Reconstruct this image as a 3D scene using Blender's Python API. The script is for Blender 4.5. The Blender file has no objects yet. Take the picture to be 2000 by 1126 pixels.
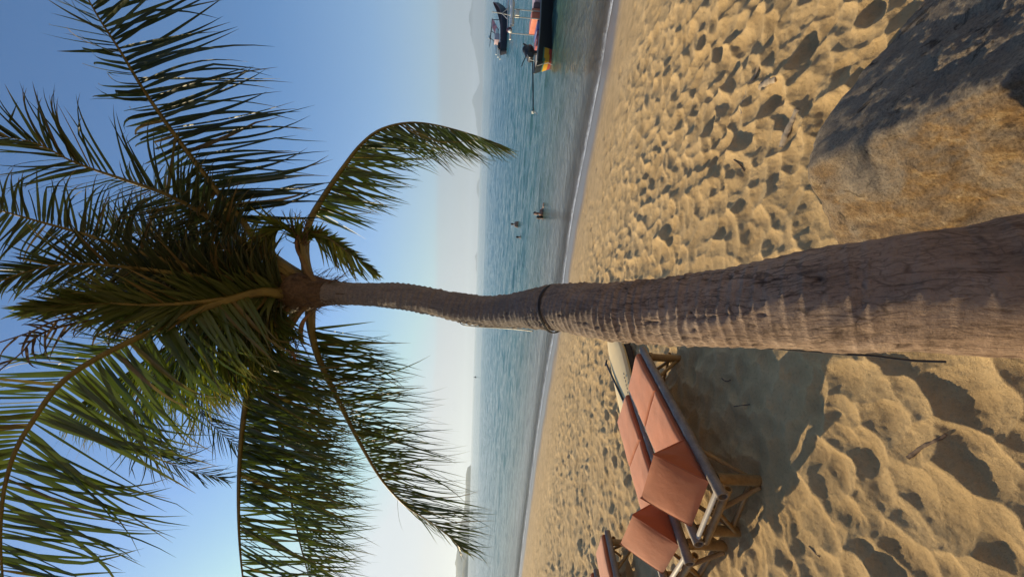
import bpy, bmesh, math, random
import numpy as np
from mathutils import Vector, Matrix
from mathutils import noise as mnoise

random.seed(7); RNG = np.random.default_rng(7)
SC = bpy.context.scene
COL = SC.collection
Z = Vector((0, 0, 1))

# ---------------------------------------------------------------- camera
FPX, CAMZ = 780.0, 3.4
PITCH, ROLL = math.atan2(70, 780), math.atan2(35, 1126)
_F = Vector((0, math.cos(PITCH), -math.sin(PITCH)))
_U = Vector((0, math.sin(PITCH), math.cos(PITCH)))
_R = Vector((1, 0, 0))
CR = math.cos(ROLL) * _R + math.sin(ROLL) * _U
CU = -math.sin(ROLL) * _R + math.cos(ROLL) * _U
CP = Vector((0, 0, CAMZ))

def ray(x, y):
    return _F - CU * ((x - 1000) / FPX) + CR * ((563 - y) / FPX)

def at(x, y, D):
    """the place seen at photo pixel x, y at depth D metres"""
    return CP + ray(x, y) * D

def onz(x, y, z):
    d = ray(x, y)
    return CP + d * ((z - CAMZ) / d.z)

cam_d = bpy.data.cameras.new('camera')
cam_d.sensor_width = 36; cam_d.sensor_fit = 'HORIZONTAL'; cam_d.lens = 36 * FPX / 2000
cam_d.clip_start = 0.05; cam_d.clip_end = 60000
cam = bpy.data.objects.new('camera', cam_d); COL.objects.link(cam)
m = Matrix.Identity(4)
for i in range(3):
    m[i][0] = -CU[i]; m[i][1] = CR[i]; m[i][2] = -_F[i]; m[i][3] = CP[i]
cam.matrix_world = m
SC.camera = cam

# ---------------------------------------------------------------- light
SUN_AZ, SUN_EL = math.radians(-54), math.radians(22)     # from +Y, clockwise
SD = Vector((math.sin(SUN_AZ) * math.cos(SUN_EL), math.cos(SUN_AZ) * math.cos(SUN_EL), math.sin(SUN_EL)))
sl = bpy.data.lights.new('sun', 'SUN'); sl.energy = 5.0; sl.angle = math.radians(0.5); sl.color = (1, .80, .50)
so = bpy.data.objects.new('sun', sl); COL.objects.link(so)
so.rotation_euler = SD.to_track_quat('Z', 'Y').to_euler()

w = bpy.data.worlds.new('World'); SC.world = w; w.use_nodes = True
nt = w.node_tree; nt.nodes.clear()
wo = nt.nodes.new('ShaderNodeOutputWorld'); bg = nt.nodes.new('ShaderNodeBackground')
sky = nt.nodes.new('ShaderNodeTexSky'); sky.sky_type = 'NISHITA'; sky.sun_disc = False
sky.sun_elevation = SUN_EL; sky.sun_rotation = SUN_AZ
sky.air_density = 1.0; sky.dust_density = .5; sky.ozone_density = 3.5
bg.inputs['Strength'].default_value = 0.125
tint = nt.nodes.new('ShaderNodeMix'); tint.data_type = 'RGBA'; tint.blend_type = 'MULTIPLY'; tint.inputs[0].default_value = 1
tint.inputs[7].default_value = (.80, .995, 1.11, 1)
nt.links.new(sky.outputs[0], tint.inputs[6])
# the pale bank of sea haze that lies along the horizon, and a ceiling on the glare round the sun
cap = nt.nodes.new('ShaderNodeMix'); cap.data_type = 'RGBA'; cap.blend_type = 'DARKEN'; cap.inputs[0].default_value = 1; cap.inputs[7].default_value = (4.6, 5.2, 5.7, 1)
nt.links.new(tint.outputs[2], cap.inputs[6])
tc = nt.nodes.new('ShaderNodeTexCoord'); sx = nt.nodes.new('ShaderNodeSeparateXYZ'); nt.links.new(tc.outputs['Generated'], sx.inputs[0])
nz = nt.nodes.new('ShaderNodeTexNoise'); nz.inputs['Scale'].default_value = 3.0; nz.inputs['Detail'].default_value = 5
mp = nt.nodes.new('ShaderNodeMapping'); mp.inputs['Scale'].default_value = (1, 1, 9); nt.links.new(tc.outputs['Generated'], mp.inputs[0]); nt.links.new(mp.outputs[0], nz.inputs['Vector'])
ad = nt.nodes.new('ShaderNodeMath'); ad.operation = 'MULTIPLY_ADD'; ad.inputs[1].default_value = .035; nt.links.new(nz.outputs[0], ad.inputs[0]); nt.links.new(sx.outputs[2], ad.inputs[2])
rp = nt.nodes.new('ShaderNodeValToRGB'); el = rp.color_ramp.elements
el[0].position = .025; el[0].color = (.92,) * 3 + (1,); el[1].position = .42; el[1].color = (0, 0, 0, 1)
for ps, vv in ((.106, .80), (.122, .50), (.25, .20)):
    e_ = el.new(ps); e_.color = (vv,) * 3 + (1,)
nt.links.new(ad.outputs[0], rp.inputs[0])
# brighter towards the sun's side
dt = nt.nodes.new('ShaderNodeVectorMath'); dt.operation = 'DOT_PRODUCT'; dt.inputs[1].default_value = (math.sin(SUN_AZ), math.cos(SUN_AZ), 0); nt.links.new(tc.outputs['Generated'], dt.inputs[0])
hc = nt.nodes.new('ShaderNodeValToRGB'); hc.color_ramp.elements[0].color = (2.4, 2.65, 2.95, 1); hc.color_ramp.elements[0].position = .2; hc.color_ramp.elements[1].color = (5.0, 5.1, 5.0, 1); hc.color_ramp.elements[1].position = .95
nt.links.new(dt.outputs['Value'], hc.inputs[0])
hm = nt.nodes.new('ShaderNodeMix'); hm.data_type = 'RGBA'; nt.links.new(rp.outputs[0], hm.inputs[0]); nt.links.new(cap.outputs[2], hm.inputs[6]); nt.links.new(hc.outputs[0], hm.inputs[7])
nt.links.new(hm.outputs[2], bg.inputs[0]); nt.links.new(bg.outputs[0], wo.inputs[0])

SC.view_settings.view_transform = 'Standard'; SC.view_settings.look = 'None'
SC.view_settings.exposure = 0.28; SC.view_settings.gamma = 1
SC.view_settings.use_curve_mapping = False
SC.render.engine = 'CYCLES'
SC.cycles.max_bounces = 8; SC.cycles.transparent_max_bounces = 16; SC.cycles.volume_bounces = 1
SC.cycles.use_denoising = True

# ---------------------------------------------------------------- helpers
def link(name, me, mat=None, parent=None):
    o = bpy.data.objects.new(name, me); COL.objects.link(o)
    if mat is not None:
        for mm in (mat if isinstance(mat, (list, tuple)) else [mat]): me.materials.append(mm)
    if parent is not None: o.parent = parent
    return o

def np_mesh(name, V, Fq, smooth=True):
    """V (n,3), Fq (m,4) or (m,3) index arrays"""
    me = bpy.data.meshes.new(name)
    V = np.ascontiguousarray(V, dtype=np.float32); Fq = np.ascontiguousarray(Fq, dtype=np.int32)
    k = Fq.shape[1]
    me.vertices.add(len(V)); me.vertices.foreach_set('co', V.ravel())
    me.loops.add(Fq.size); me.loops.foreach_set('vertex_index', Fq.ravel())
    me.polygons.add(len(Fq)); me.polygons.foreach_set('loop_start', np.arange(0, Fq.size, k, dtype=np.int32))
    me.update(calc_edges=True)
    if smooth: me.polygons.foreach_set('use_smooth', np.ones(len(Fq), dtype=bool))
    me.validate()
    return me

def tag(o, label=None, cat=None, group=None, kind=None):
    if label: o['label'] = label
    if cat: o['category'] = cat
    if group: o['group'] = group
    if kind: o['kind'] = kind
    return o

def empty(name, loc, label, cat, group=None):
    o = bpy.data.objects.new(name, None); COL.objects.link(o); o.location = loc
    o.empty_display_size = .1
    return tag(o, label, cat, group)

class MB:
    """collects shapes into one mesh (world or local coordinates)"""
    def __init__(self): self.v = []; self.f = []; self.mi = []; self.cur = 0
    def add(self, vs, fs):
        b = len(self.v); self.v += [tuple(p) for p in vs]
        self.f += [tuple(i + b for i in f) for f in fs]; self.mi += [self.cur] * len(fs)
    def box(self, c, s, rot=None):
        c = Vector(c); hx, hy, hz = s[0] / 2, s[1] / 2, s[2] / 2
        P = [Vector((x * hx, y * hy, z * hz)) for z in (-1, 1) for y in (-1, 1) for x in (-1, 1)]
        if rot is not None: P = [rot @ p for p in P]
        self.add([c + p for p in P], [(0, 2, 3, 1), (4, 5, 7, 6), (0, 1, 5, 4), (2, 6, 7, 3), (0, 4, 6, 2), (1, 3, 7, 5)])
    def tube(self, pts, rad, n=8, cap=True, flat=1.0):
        pts = [Vector(p) for p in pts]
        if not hasattr(rad, '__len__'): rad = [rad] * len(pts)
        prev = None; rings = []
        for i, p in enumerate(pts):
            t = (pts[min(i + 1, len(pts) - 1)] - pts[max(i - 1, 0)]).normalized()
            if prev is None:
                a = Z if abs(t.z) < .9 else Vector((1, 0, 0))
                u = t.cross(a).normalized()
            else:
                u = (prev - t * prev.dot(t)).normalized()
            prev = u; v = t.cross(u)
            rings.append([p + (u * math.cos(2 * math.pi * k / n) + v * flat * math.sin(2 * math.pi * k / n)) * rad[i] for k in range(n)])
        vs = [q for r in rings for q in r]; fs = []
        for i in range(len(rings) - 1):
            for k in range(n):
                a, b = i * n + k, i * n + (k + 1) % n
                fs.append((a, b, b + n, a + n))
        if cap:
            fs.append(tuple(reversed(range(n)))); fs.append(tuple(range((len(rings) - 1) * n, len(rings) * n)))
        self.add(vs, fs)
    def ellipsoid(self, c, r, nu=16, nv=10, rot=None):
        c = Vector(c); vs = []; fs = []
        for j in range(1, nv):
            th = math.pi * j / nv
            for i in range(nu):
                ph = 2 * math.pi * i / nu
                p = Vector((r[0] * math.sin(th) * math.cos(ph), r[1] * math.sin(th) * math.sin(ph), r[2] * math.cos(th)))
                vs.append(c + (rot @ p if rot is not None else p))
        top, bot = Vector((0, 0, r[2])), Vector((0, 0, -r[2]))
        if rot is not None: top, bot = rot @ top, rot @ bot
        vs += [c + top, c + bot]; T = len(vs) - 2; B = T + 1
        for i in range(nu):
            k = (i + 1) % nu
            fs.append((T, i, k)); fs.append((B, (nv - 2) * nu + k, (nv - 2) * nu + i))
            for j in range(nv - 2):
                fs.append((j * nu + i, (j + 1) * nu + i, (j + 1) * nu + k, j * nu + k))
        self.add(vs, fs)
    def build(self, name, mat, parent=None, smooth=True, bevel=0):
        me = bpy.data.meshes.new(name); me.from_pydata(self.v, [], self.f)
        if any(self.mi): me.polygons.foreach_set('material_index', self.mi)
        bm = bmesh.new(); bm.from_mesh(me); bmesh.ops.recalc_face_normals(bm, faces=bm.faces)
        if bevel:
            es = [e for e in bm.edges if len(e.link_faces) == 2 and e.calc_face_angle(0) > .6]
            bmesh.ops.bevel(bm, geom=es, offset=bevel, segments=2, affect='EDGES', profile=.6)
        bm.to_mesh(me); bm.free()
        o = link(name, me, mat, parent)
        if smooth:
            me.polygons.foreach_set('use_smooth', [True] * len(me.polygons))
            try: me.set_sharp_from_angle(angle=math.radians(40))
            except Exception: pass
        return o

def catmull(P, n):
    P = [np.array(p, float) for p in P]
    Q = [2 * P[0] - P[1]] + P + [2 * P[-1] - P[-2]]
    seg = len(P) - 1
    L = [np.linalg.norm(P[i + 1] - P[i]) for i in range(seg)]; cum = np.concatenate([[0], np.cumsum(L)])
    out = []
    for s in np.linspace(0, cum[-1], n):
        i = min(int(np.searchsorted(cum, s, side='right')) - 1, seg - 1); t = (s - cum[i]) / max(L[i], 1e-9)
        p0, p1, p2, p3 = Q[i], Q[i + 1], Q[i + 2], Q[i + 3]
        out.append(.5 * ((2 * p1) + (p2 - p0) * t + (2 * p0 - 5 * p1 + 4 * p2 - p3) * t * t + (3 * p1 - p0 - 3 * p2 + p3) * t ** 3))
    return np.array(out)

# ---------------------------------------------------------------- node helpers
class NM:
    def __init__(self, name):
        self.m = bpy.data.materials.new(name); self.m.use_nodes = True
        self.t = self.m.node_tree; self.t.nodes.clear()
        self.out = self.n('ShaderNodeOutputMaterial'); self.p = self.n('ShaderNodeBsdfPrincipled')
        self.l(self.p.outputs[0], self.out.inputs[0])
    def n(self, t, **k):
        x = self.t.nodes.new(t)
        for a, b in k.items(): setattr(x, a, b)
        return x
    def l(self, a, b): self.t.links.new(a, b)
    def obj(self): return self.n('ShaderNodeTexCoord').outputs['Object']
    def attr(self, name, vec=False):
        a = self.n('ShaderNodeAttribute', attribute_name=name); return a.outputs['Vector' if vec else 'Fac']
    def map(self, vec, scale=(1, 1, 1), rot=(0, 0, 0)):
        q = self.n('ShaderNodeMapping'); q.inputs['Scale'].default_value = scale; q.inputs['Rotation'].default_value = rot
        self.l(vec, q.inputs[0]); return q.outputs[0]
    def noise(self, vec, scale, detail=4, rough=.55, dist=0):
        q = self.n('ShaderNodeTexNoise'); q.inputs['Scale'].default_value = scale; q.inputs['Detail'].default_value = detail
        q.inputs['Roughness'].default_value = rough; q.inputs['Distortion'].default_value = dist
        self.l(vec, q.inputs['Vector']); return q.outputs[0]
    def voro(self, vec, scale, feature='F1', out=0):
        q = self.n('ShaderNodeTexVoronoi', feature=feature); q.inputs['Scale'].default_value = scale
        self.l(vec, q.inputs['Vector']); return q.outputs[out]
    def ramp(self, fac, stops):
        q = self.n('ShaderNodeValToRGB'); e = q.color_ramp.elements
        while len(e) > 1: e.remove(e[-1])
        for i, (pos, c) in enumerate(stops):
            x = e[0] if i == 0 else e.new(pos)
            x.position = pos; x.color = (*c, 1) if len(c) == 3 else c
        self.l(fac, q.inputs[0]); return q.outputs[0]
    def rng(self, v, a, b, c=0, d=1):
        q = self.n('ShaderNodeMapRange'); self.l(v, q.inputs[0])
        for i, x in enumerate((a, b, c, d)): q.inputs[i + 1].default_value = x
        return q.outputs[0]
    def math(self, op, a, b=None):
        q = self.n('ShaderNodeMath', operation=op)
        for i, x in enumerate((a, b)):
            if x is None: continue
            if isinstance(x, (int, float)): q.inputs[i].default_value = x
            else: self.l(x, q.inputs[i])
        return q.outputs[0]
    def mix(self, fac, a, b, mode='MIX'):
        q = self.n('ShaderNodeMix', data_type='RGBA', blend_type=mode)
        for i, x in ((0, fac), (6, a), (7, b)):
            if isinstance(x, (int, float)): q.inputs[i].default_value = x
            elif isinstance(x, (tuple, list)): q.inputs[i].default_value = (*x, 1) if len(x) == 3 else x
            else: self.l(x, q.inputs[i])
        return q.outputs[2]
    def color(self, x):
        if isinstance(x, (tuple, list)): self.p.inputs['Base Color'].default_value = (*x, 1)
        else: self.l(x, self.p.inputs['Base Color'])
    def rough(self, x):
        if isinstance(x, (int, float)): self.p.inputs['Roughness'].default_value = x
        else: self.l(x, self.p.inputs['Roughness'])
    def bump(self, h, strength=.5, dist=.01, prev=None):
        q = self.n('ShaderNodeBump'); q.inputs['Strength'].default_value = strength; q.inputs['Distance'].default_value = dist
        self.l(h, q.inputs['Height'])
        if prev is not None: self.l(prev, q.inputs['Normal'])
        self.l(q.outputs[0], self.p.inputs['Normal']); return q.outputs[0]

def simple(name, col, rough=.6, var=.25, scale=14, metal=0, bump=0):
    M = NM(name); o = M.obj()
    nz = M.noise(o, scale, 5, .6)
    lo = tuple(c * (1 - var) for c in col); hi = tuple(min(1, c * (1 + var)) for c in col)
    M.color(M.ramp(nz, [(.3, lo), (.7, hi)])); M.rough(M.rng(nz, .3, .7, max(0, rough - .08), min(1, rough + .08)))
    M.p.inputs['Metallic'].default_value = metal
    if bump: M.bump(M.noise(o, scale * 6, 4), bump, .004)
    return M.m

# ---------------------------------------------------------------- terrain maths
SHORE = np.array([(60, -40), (30, -9), (14, 5.6), (7.85, 10.5), (6.79, 11.1), (5.37, 12.2), (3.08, 14.1), (.51, 15.4), (-2.11, 17.2),
                  (-7.56, 20.6), (-18.4, 25.9), (-40, 35), (-90, 60), (-400, 260)], float)

def shore_d(x, y):
    """signed distance to the shoreline, landward positive"""
    P = np.stack([np.ravel(x), np.ravel(y)], 1); best = np.full(len(P), 1e18); sg = np.ones(len(P))
    for a, b in zip(SHORE[:-1], SHORE[1:]):
        ab = b - a; t = np.clip(((P - a) @ ab) / (ab @ ab), 0, 1)
        q = P - (a + t[:, None] * ab); d = (q ** 2).sum(1)
        k = d < best
        cr = ab[0] * (P[:, 1] - a[1]) - ab[1] * (P[:, 0] - a[0])
        sg[k] = np.sign(cr[k]); best[k] = d[k]
    s = np.sqrt(best) * np.where(sg >= 0, 1, -1)
    return s.reshape(np.shape(x))

def hash2(ix, iy, k):
    n = (ix.astype(np.int64) * 374761393 + iy.astype(np.int64) * 668265263 + k * 144665) & 0x7fffffff
    n = ((n ^ (n >> 13)) * 1274126177) & 0x7fffffff
    n = (n ^ (n >> 16)) & 0x7fffffff
    return (n % 100003) / 100003.0

def vnoise(x, y, k=0):
    ix, iy = np.floor(x), np.floor(y); fx, fy = x - ix, y - iy
    fx = fx * fx * (3 - 2 * fx); fy = fy * fy * (3 - 2 * fy)
    a, b = hash2(ix, iy, k), hash2(ix + 1, iy, k); c, d = hash2(ix, iy + 1, k), hash2(ix + 1, iy + 1, k)
    return (a + (b - a) * fx) * (1 - fy) + (c + (d - c) * fx) * fy

def fbm(x, y, k=0, o=4):
    s = 0; a = .5
    for i in range(o):
        s = s + a * vnoise(x * 2 ** i + 17.3 * i, y * 2 ** i - 9.1 * i, k + i); a *= .5
    return s

def pits(x, y, cell, k, lift=.4, flat=.8):
    """footprint-like bowls meeting in crests: the lower envelope of scattered, turned bowls (0 in a bowl's floor)"""
    gx, gy = x / cell, y / cell; ix, iy = np.floor(gx), np.floor(gy)
    best = np.full(np.shape(x), 9.0)
    for dx in (-1, 0, 1):
        for dy in (-1, 0, 1):
            cx, cy = ix + dx, iy + dy
            px = cx + .1 + .8 * hash2(cx, cy, k); py = cy + .1 + .8 * hash2(cx, cy, k + 1)
            a = hash2(cx, cy, k + 2) * math.pi; e = .8 + .75 * hash2(cx, cy, k + 3)
            qx, qy = gx - px, gy - py
            u = (qx * np.cos(a) + qy * np.sin(a)) / e; v = (-qx * np.sin(a) + qy * np.cos(a)) / flat
            best = np.minimum(best, u * u + v * v + lift * hash2(cx, cy, k + 5))
    return np.minimum(best, 1.2)

def sand_base(d):
    d = np.asarray(d, float)
    up = 1.2 * (1 - np.clip(1 - d / 16, 0, 1) ** 1.7)
    return np.where(d > 0, up + np.clip(d - 16, 0, 30) * .012, np.maximum(d * .14, -3.5))

def sand_relief_shading(x, y):  # mask for the relief shading painted into the sand colour
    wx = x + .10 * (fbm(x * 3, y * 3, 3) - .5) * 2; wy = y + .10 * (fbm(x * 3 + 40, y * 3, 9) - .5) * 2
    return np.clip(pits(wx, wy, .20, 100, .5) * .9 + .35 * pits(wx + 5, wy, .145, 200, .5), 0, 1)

def sand_z(x, y, detail=True):
    x = np.asarray(x, float); y = np.asarray(y, float); d = shore_d(x, y); z = sand_base(d)
    if not detail: return z
    wx = x + .10 * (fbm(x * 3, y * 3, 3) - .5) * 2; wy = y + .10 * (fbm(x * 3 + 40, y * 3, 9) - .5) * 2
    dry = np.clip((d - 2.6) / 4.5, 0, 1); amp = dry * (.45 + 1.1 * np.clip(fbm(x * .5, y * .5, 21) - .1, 0, 1))
    b1 = pits(wx, wy, .20, 100, .5); b2 = pits(wx + 5, wy, .145, 200, .5); b3 = pits(wx + 3, wy, .75, 300)
    m2 = np.clip(fbm(x * .8, y * .8, 23) * 1.6 - .35, .1, 1)
    b5 = pits(wx * 1.0 + 9, wy, .075, 500, .5); m5 = np.clip(fbm(x * .7 + 3, y * .7, 25) * 3 - 1.3, 0, 1)
    h = .090 * b1 * (1 - .35 * m5) + .045 * b2 * m2 + .05 * b3 + .020 * b5 * m5
    h = h + .09 * (fbm(x * .9, y * .9, 31) - .45) + .024 * (fbm(x * 8, y * 8, 41, 5) - .5) + .011 * (fbm(x * 30, y * 30, 43, 3) - .5)
    z = z + amp * (h - .095)
    # lone footprints on the firmer sand
    gx, gy = x / .5, y / .5; ix, iy = np.floor(gx), np.floor(gy)
    fx = gx - ix - .3 - .4 * hash2(ix, iy, 401); fy = gy - iy - .3 - .4 * hash2(ix, iy, 402)
    a = -.55 + .8 * (hash2(ix, iy, 404) - .5)
    u_ = (fx * np.cos(a) + fy * np.sin(a)) / .24; v_ = (-fx * np.sin(a) + fy * np.cos(a)) / .13
    lone = np.clip(1 - u_ * u_ - v_ * v_, 0, 1) * (hash2(ix, iy, 403) > .45)
    z = z - .05 * lone * np.clip((d - 1.8) / 1.2, 0, 1) * (1 - dry * .95) + .02 * (fbm(x * 1.5, y * 1.5, 51) - .5) * np.clip(d / 2, 0, 1)
    # swash relief near the water line so that the edge wanders
    z = z + .018 * (fbm(x * .7, y * .7, 61) - .48) * np.exp(-(d / 2.4) ** 2)
    return z

def gz(x, y, detail=True):
    return float(sand_z(np.array([x]), np.array([y]), detail)[0])

def onsand(x, y, lift=0):
    z = 1.4
    for _ in range(12):
        p = onz(x, y, z + lift); z = gz(p.x, p.y, False)
    return p

def polar(rs, an):
    R_, A_ = np.meshgrid(rs, an, indexing='ij'); X, Y = R_ * np.sin(A_), R_ * np.cos(A_)
    n, k = len(rs), len(an)
    idx = np.arange(n * k).reshape(n, k)
    q = np.stack([idx[:-1, :-1], idx[:-1, 1:], idx[1:, 1:], idx[1:, :-1]], -1).reshape(-1, 4)[:, ::-1]
    return X, Y, q

def add_attr(me, name, vals):
    a = me.attributes.new(name, 'FLOAT', 'POINT'); a.data.foreach_set('value', np.ascontiguousarray(np.ravel(vals), dtype=np.float32))

def add_vattr(me, name, vals):
    a = me.attributes.new(name, 'FLOAT_VECTOR', 'POINT'); a.data.foreach_set('vector', np.ascontiguousarray(vals, dtype=np.float32).ravel())

# ---------------------------------------------------------------- sand
def make_sand():
    rs = np.concatenate([[0.02, .3, .6], .8 * 1.0046 ** np.arange(0, 960)]); rs = rs[rs < 55]
    rs = np.concatenate([rs, np.geomspace(57, 9000, 36)])
    dense = np.arange(-46, 46.01, .16); side = np.arange(48, 312.1, 3.0)
    an = np.radians(np.concatenate([dense, side, [314]]))
    X, Y, q = polar(rs, an)
    Zs = sand_z(X.ravel(), Y.ravel()); d = shore_d(X.ravel(), Y.ravel())
    me = np_mesh('sand', np.stack([X.ravel(), Y.ravel(), Zs], 1), q)
    add_attr(me, 'shore', d); add_attr(me, 'relief_shading', sand_relief_shading(X.ravel(), Y.ravel()))
    M = NM('beach_sand'); o = M.obj(); sh = M.attr('shore')
    n1 = M.noise(o, 1.3, 5, .6); n2 = M.noise(o, 42, 6, .75); n3 = M.noise(o, 420, 3, .6)
    c = M.ramp(n1, [(.3, (.60, .415, .20)), (.7, (.71, .51, .265))])
    c = M.mix(.55, c, M.ramp(n2, [(.3, (.62, .60, .58)), (.5, (1, 1, 1)), (.75, (1.0, .98, .95))]), 'MULTIPLY')
    grain = M.ramp(n3, [(.28, (.55, .48, .42)), (.5, (1, 1, 1)), (.75, (1, 1, 1))])
    c = M.mix(.45, c, grain, 'MULTIPLY')
    c = M.mix(1, c, M.ramp(M.attr('relief_shading'), [(.1, (.86, .84, .82)), (.5, (1, 1, 1)), (.85, (1.12, 1.12, 1.12))]), 'MULTIPLY')  # hollows darkened and ridges lightened in colour so relief reads in shade
    shn = M.math('ADD', sh, M.math('MULTIPLY', M.math('SUBTRACT', M.noise(o, .6, 3), .5), 1.1))
    wet = M.rng(shn, 1.2, 2.2, 1, 0)
    damp = M.rng(shn, 2.4, 5.0, .30, 0); c = M.mix(damp, c, (.36, .28, .19))
    c = M.mix(wet, c, (.215, .185, .165)); M.color(c)
    M.rough(M.rng(wet, 0, 1, .95, .28))
    M.p.inputs['Specular IOR Level'].default_value = .25
    dryb = M.rng(wet, 0, 1, 1, .05)
    hh = M.math('MULTIPLY', M.math('ADD', M.noise(o, 26, 6, .7), M.math('MULTIPLY', n3, .25)), dryb)
    b_ = M.bump(hh, .9, .035); M.bump(M.math('MULTIPLY', M.noise(o, 130, 4, .7), dryb), .7, .01, b_)
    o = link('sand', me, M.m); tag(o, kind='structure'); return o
make_sand()

# ---------------------------------------------------------------- sea
def make_sea():
    rs = np.concatenate([6 * 1.0046 ** np.arange(0, 900)]); rs = rs[rs < 190]
    rs = np.concatenate([rs, np.geomspace(193, 22500, 62)])
    an = np.radians(np.concatenate([np.arange(-80, -46, 3.0), np.arange(-44, 54, .2), np.arange(55, 118, 3.0)]))
    X, Y, q = polar(rs, an); x, y = X.ravel(), Y.ravel(); r = np.hypot(x, y)
    d = -shore_d(x, y)
    # wind ripples run towards the beach
    h = np.zeros_like(x); rr = np.random.default_rng(5)
    for lam, a in ((7, .026), (3.6, .022), (1.9, .020), (1.05, .014), (.62, .007)):
        for k in range(4):
            th = math.radians(52 + rr.uniform(-34, 34)); l_ = lam * rr.uniform(.8, 1.25)
            h += a * .6 * np.sin(2 * math.pi / l_ * (x * math.cos(th) + y * math.sin(th)) + rr.uniform(0, 6.28) + 1.6 * (fbm(x / lam / 3, y / lam / 3, 71 + k) - .5) * 3)
    h *= np.clip(d / 14, .12, 1) * np.clip((420 - r) / 300, 0, 1)
    me = np_mesh('sea', np.stack([x, y, h], 1), q); add_attr(me, 'off', d)
    M = NM('sea_water'); o = M.obj(); off = M.attr('off')
    nz = M.noise(o, .22, 4, .6); offn = M.math('ADD', off, M.math('MULTIPLY', M.math('SUBTRACT', nz, .5), 5))
    f = M.rng(offn, 0, 60, 0, 1)
    c = M.ramp(f, [(0, (.20, .17, .12)), (.05, (.15, .15, .105)), (.10, (.085, .125, .085)), (.2, (.06, .15, .135)), (.5, (.05, .155, .165)), (1, (.04, .15, .18))])
    M.color(c); M.rough(.09); M.p.inputs['IOR'].default_value = 1.33
    w1 = M.noise(M.map(o, (1.0, 1.0, 1.0)), 1.4, 5, .65, .3)
    w2 = M.noise(M.map(o, (.5, 1.2, 1), (0, 0, .7)), 5.0, 4, .6, .4)
    hh = M.math('ADD', w1, M.math('MULTIPLY', w2, .4))
    M.bump(hh, .75, .19)
    tr = M.n('ShaderNodeBsdfTransparent'); mx = M.n('ShaderNodeMixShader')
    M.l(M.rng(off, -.3, 2.2, .15, 1), mx.inputs[0]); M.l(tr.outputs[0], mx.inputs[1]); M.l(M.p.outputs[0], mx.inputs[2]); M.l(mx.outputs[0], M.out.inputs[0])
    o = link('sea', me, M.m); tag(o, kind='structure')
make_sea()

def make_foam():
    P = catmull(np.c_[SHORE[1:12], np.zeros(11)], 1500)[:, :2]
    t = np.gradient(P, axis=0); t /= np.linalg.norm(t, axis=1)[:, None]; nrm = np.stack([t[:, 1], -t[:, 0]], 1)  # seaward
    s = np.cumsum(np.r_[0, np.linalg.norm(np.diff(P, axis=0), axis=1)])
    K = 26; V = []; W = []
    for j in range(K):
        u = j / (K - 1)
        wob = .55 * (fbm(s * .35, s * 0, 81) - .5) + .25 * (fbm(s * 1.4, s * 0, 83) - .5)
        off = -.40 + wob + u * (.95 + 1.1 * (fbm(s * .22, s * 0 + 3, 85) - .4))
        x, y = P[:, 0] + nrm[:, 0] * off, P[:, 1] + nrm[:, 1] * off
        zz = np.maximum(sand_z(x, y), 0) + .012 + .05 * np.sin(math.pi * u) * fbm(x * 5, y * 5, 87) * 1.6
        V.append(np.stack([x, y, zz], 1)); W.append(np.full(len(s), u))
    V = np.array(V); n, k = V.shape[:2]; idx = np.arange(n * k).reshape(n, k)
    q = np.stack([idx[:-1, :-1], idx[:-1, 1:], idx[1:, 1:], idx[1:, :-1]], -1).reshape(-1, 4)
    me = np_mesh('surf_foam', V.reshape(-1, 3), q); add_attr(me, 'across', np.array(W))
    M = NM('surf_foam'); o = M.obj(); u = M.attr('across')
    M.color((.72, .73, .72)); M.rough(.4)
    nz = M.noise(o, 13, 7, .9); n2 = M.noise(o, 1.0, 3, .6)
    env = M.ramp(u, [(0, (0, 0, 0)), (.05, (1, 1, 1)), (.3, (.8, .8, .8)), (.65, (.5, .5, .5)), (1, (0, 0, 0))])
    a = M.rng(M.math('ADD', M.math('MULTIPLY', nz, .9), M.math('MULTIPLY', env, .55)), .84, .99)
    a = M.math('MULTIPLY', a, M.rng(n2, .32, .55, .25, 1))
    M.l(a, M.p.inputs['Alpha']); M.bump(M.noise(o, 22, 4), .8, .03)
    o = link('surf_foam', me, M.m); tag(o, 'white broken foam line where the sea meets the wet sand', 'foam', kind='stuff')
make_foam()

# ---------------------------------------------------------------- hills far across the water
def hills(name, D, prof, mat, depth, seed):
    """prof: list of (photo y, height in photo pixels above the horizon)"""
    ys = np.array([p[0] for p in prof], float); hs = np.array([p[1] for p in prof], float)
    yy = np.linspace(ys.min(), ys.max(), 240); hh = np.interp(yy, ys, hs)
    env = np.minimum(1, hh / 5)
    hh = hh + env * 3.2 * (fbm(yy * .05, yy * 0, seed, 5) - .5) * 2
    rows = 14; V = []
    for j in range(rows):
        t = j / (rows - 1); prof_t = math.sin(math.pi * min(1, t * 1.0) ** .8)
        Dj = D + depth * t
        X = (563 - yy) / FPX * Dj
        jag = 1 + .25 * (fbm(yy * .08 + 5 * j, yy * 0 + j * .7, seed + 3) - .5)
        V.append(np.stack([X, np.full_like(X, Dj), hh / FPX * D * prof_t * jag - (0 if 0 < j < rows - 1 else 6)], 1))
    V = np.array(V); n, k = V.shape[:2]; idx = np.arange(n * k).reshape(n, k)
    q = np.stack([idx[:-1, :-1], idx[:-1, 1:], idx[1:, 1:], idx[1:, :-1]], -1).reshape(-1, 4)[:, ::-1]
    o = link(name, np_mesh(name, V.reshape(-1, 3), q), mat); tag(o, kind='structure')
Mh = NM('wooded_hill'); oo = Mh.obj()
Mh.color(Mh.ramp(Mh.noise(oo, .012, 6, .7), [(.35, (.03, .05, .025)), (.65, (.07, .095, .045))])); Mh.rough(.95)
hill_m = Mh.m
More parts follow.
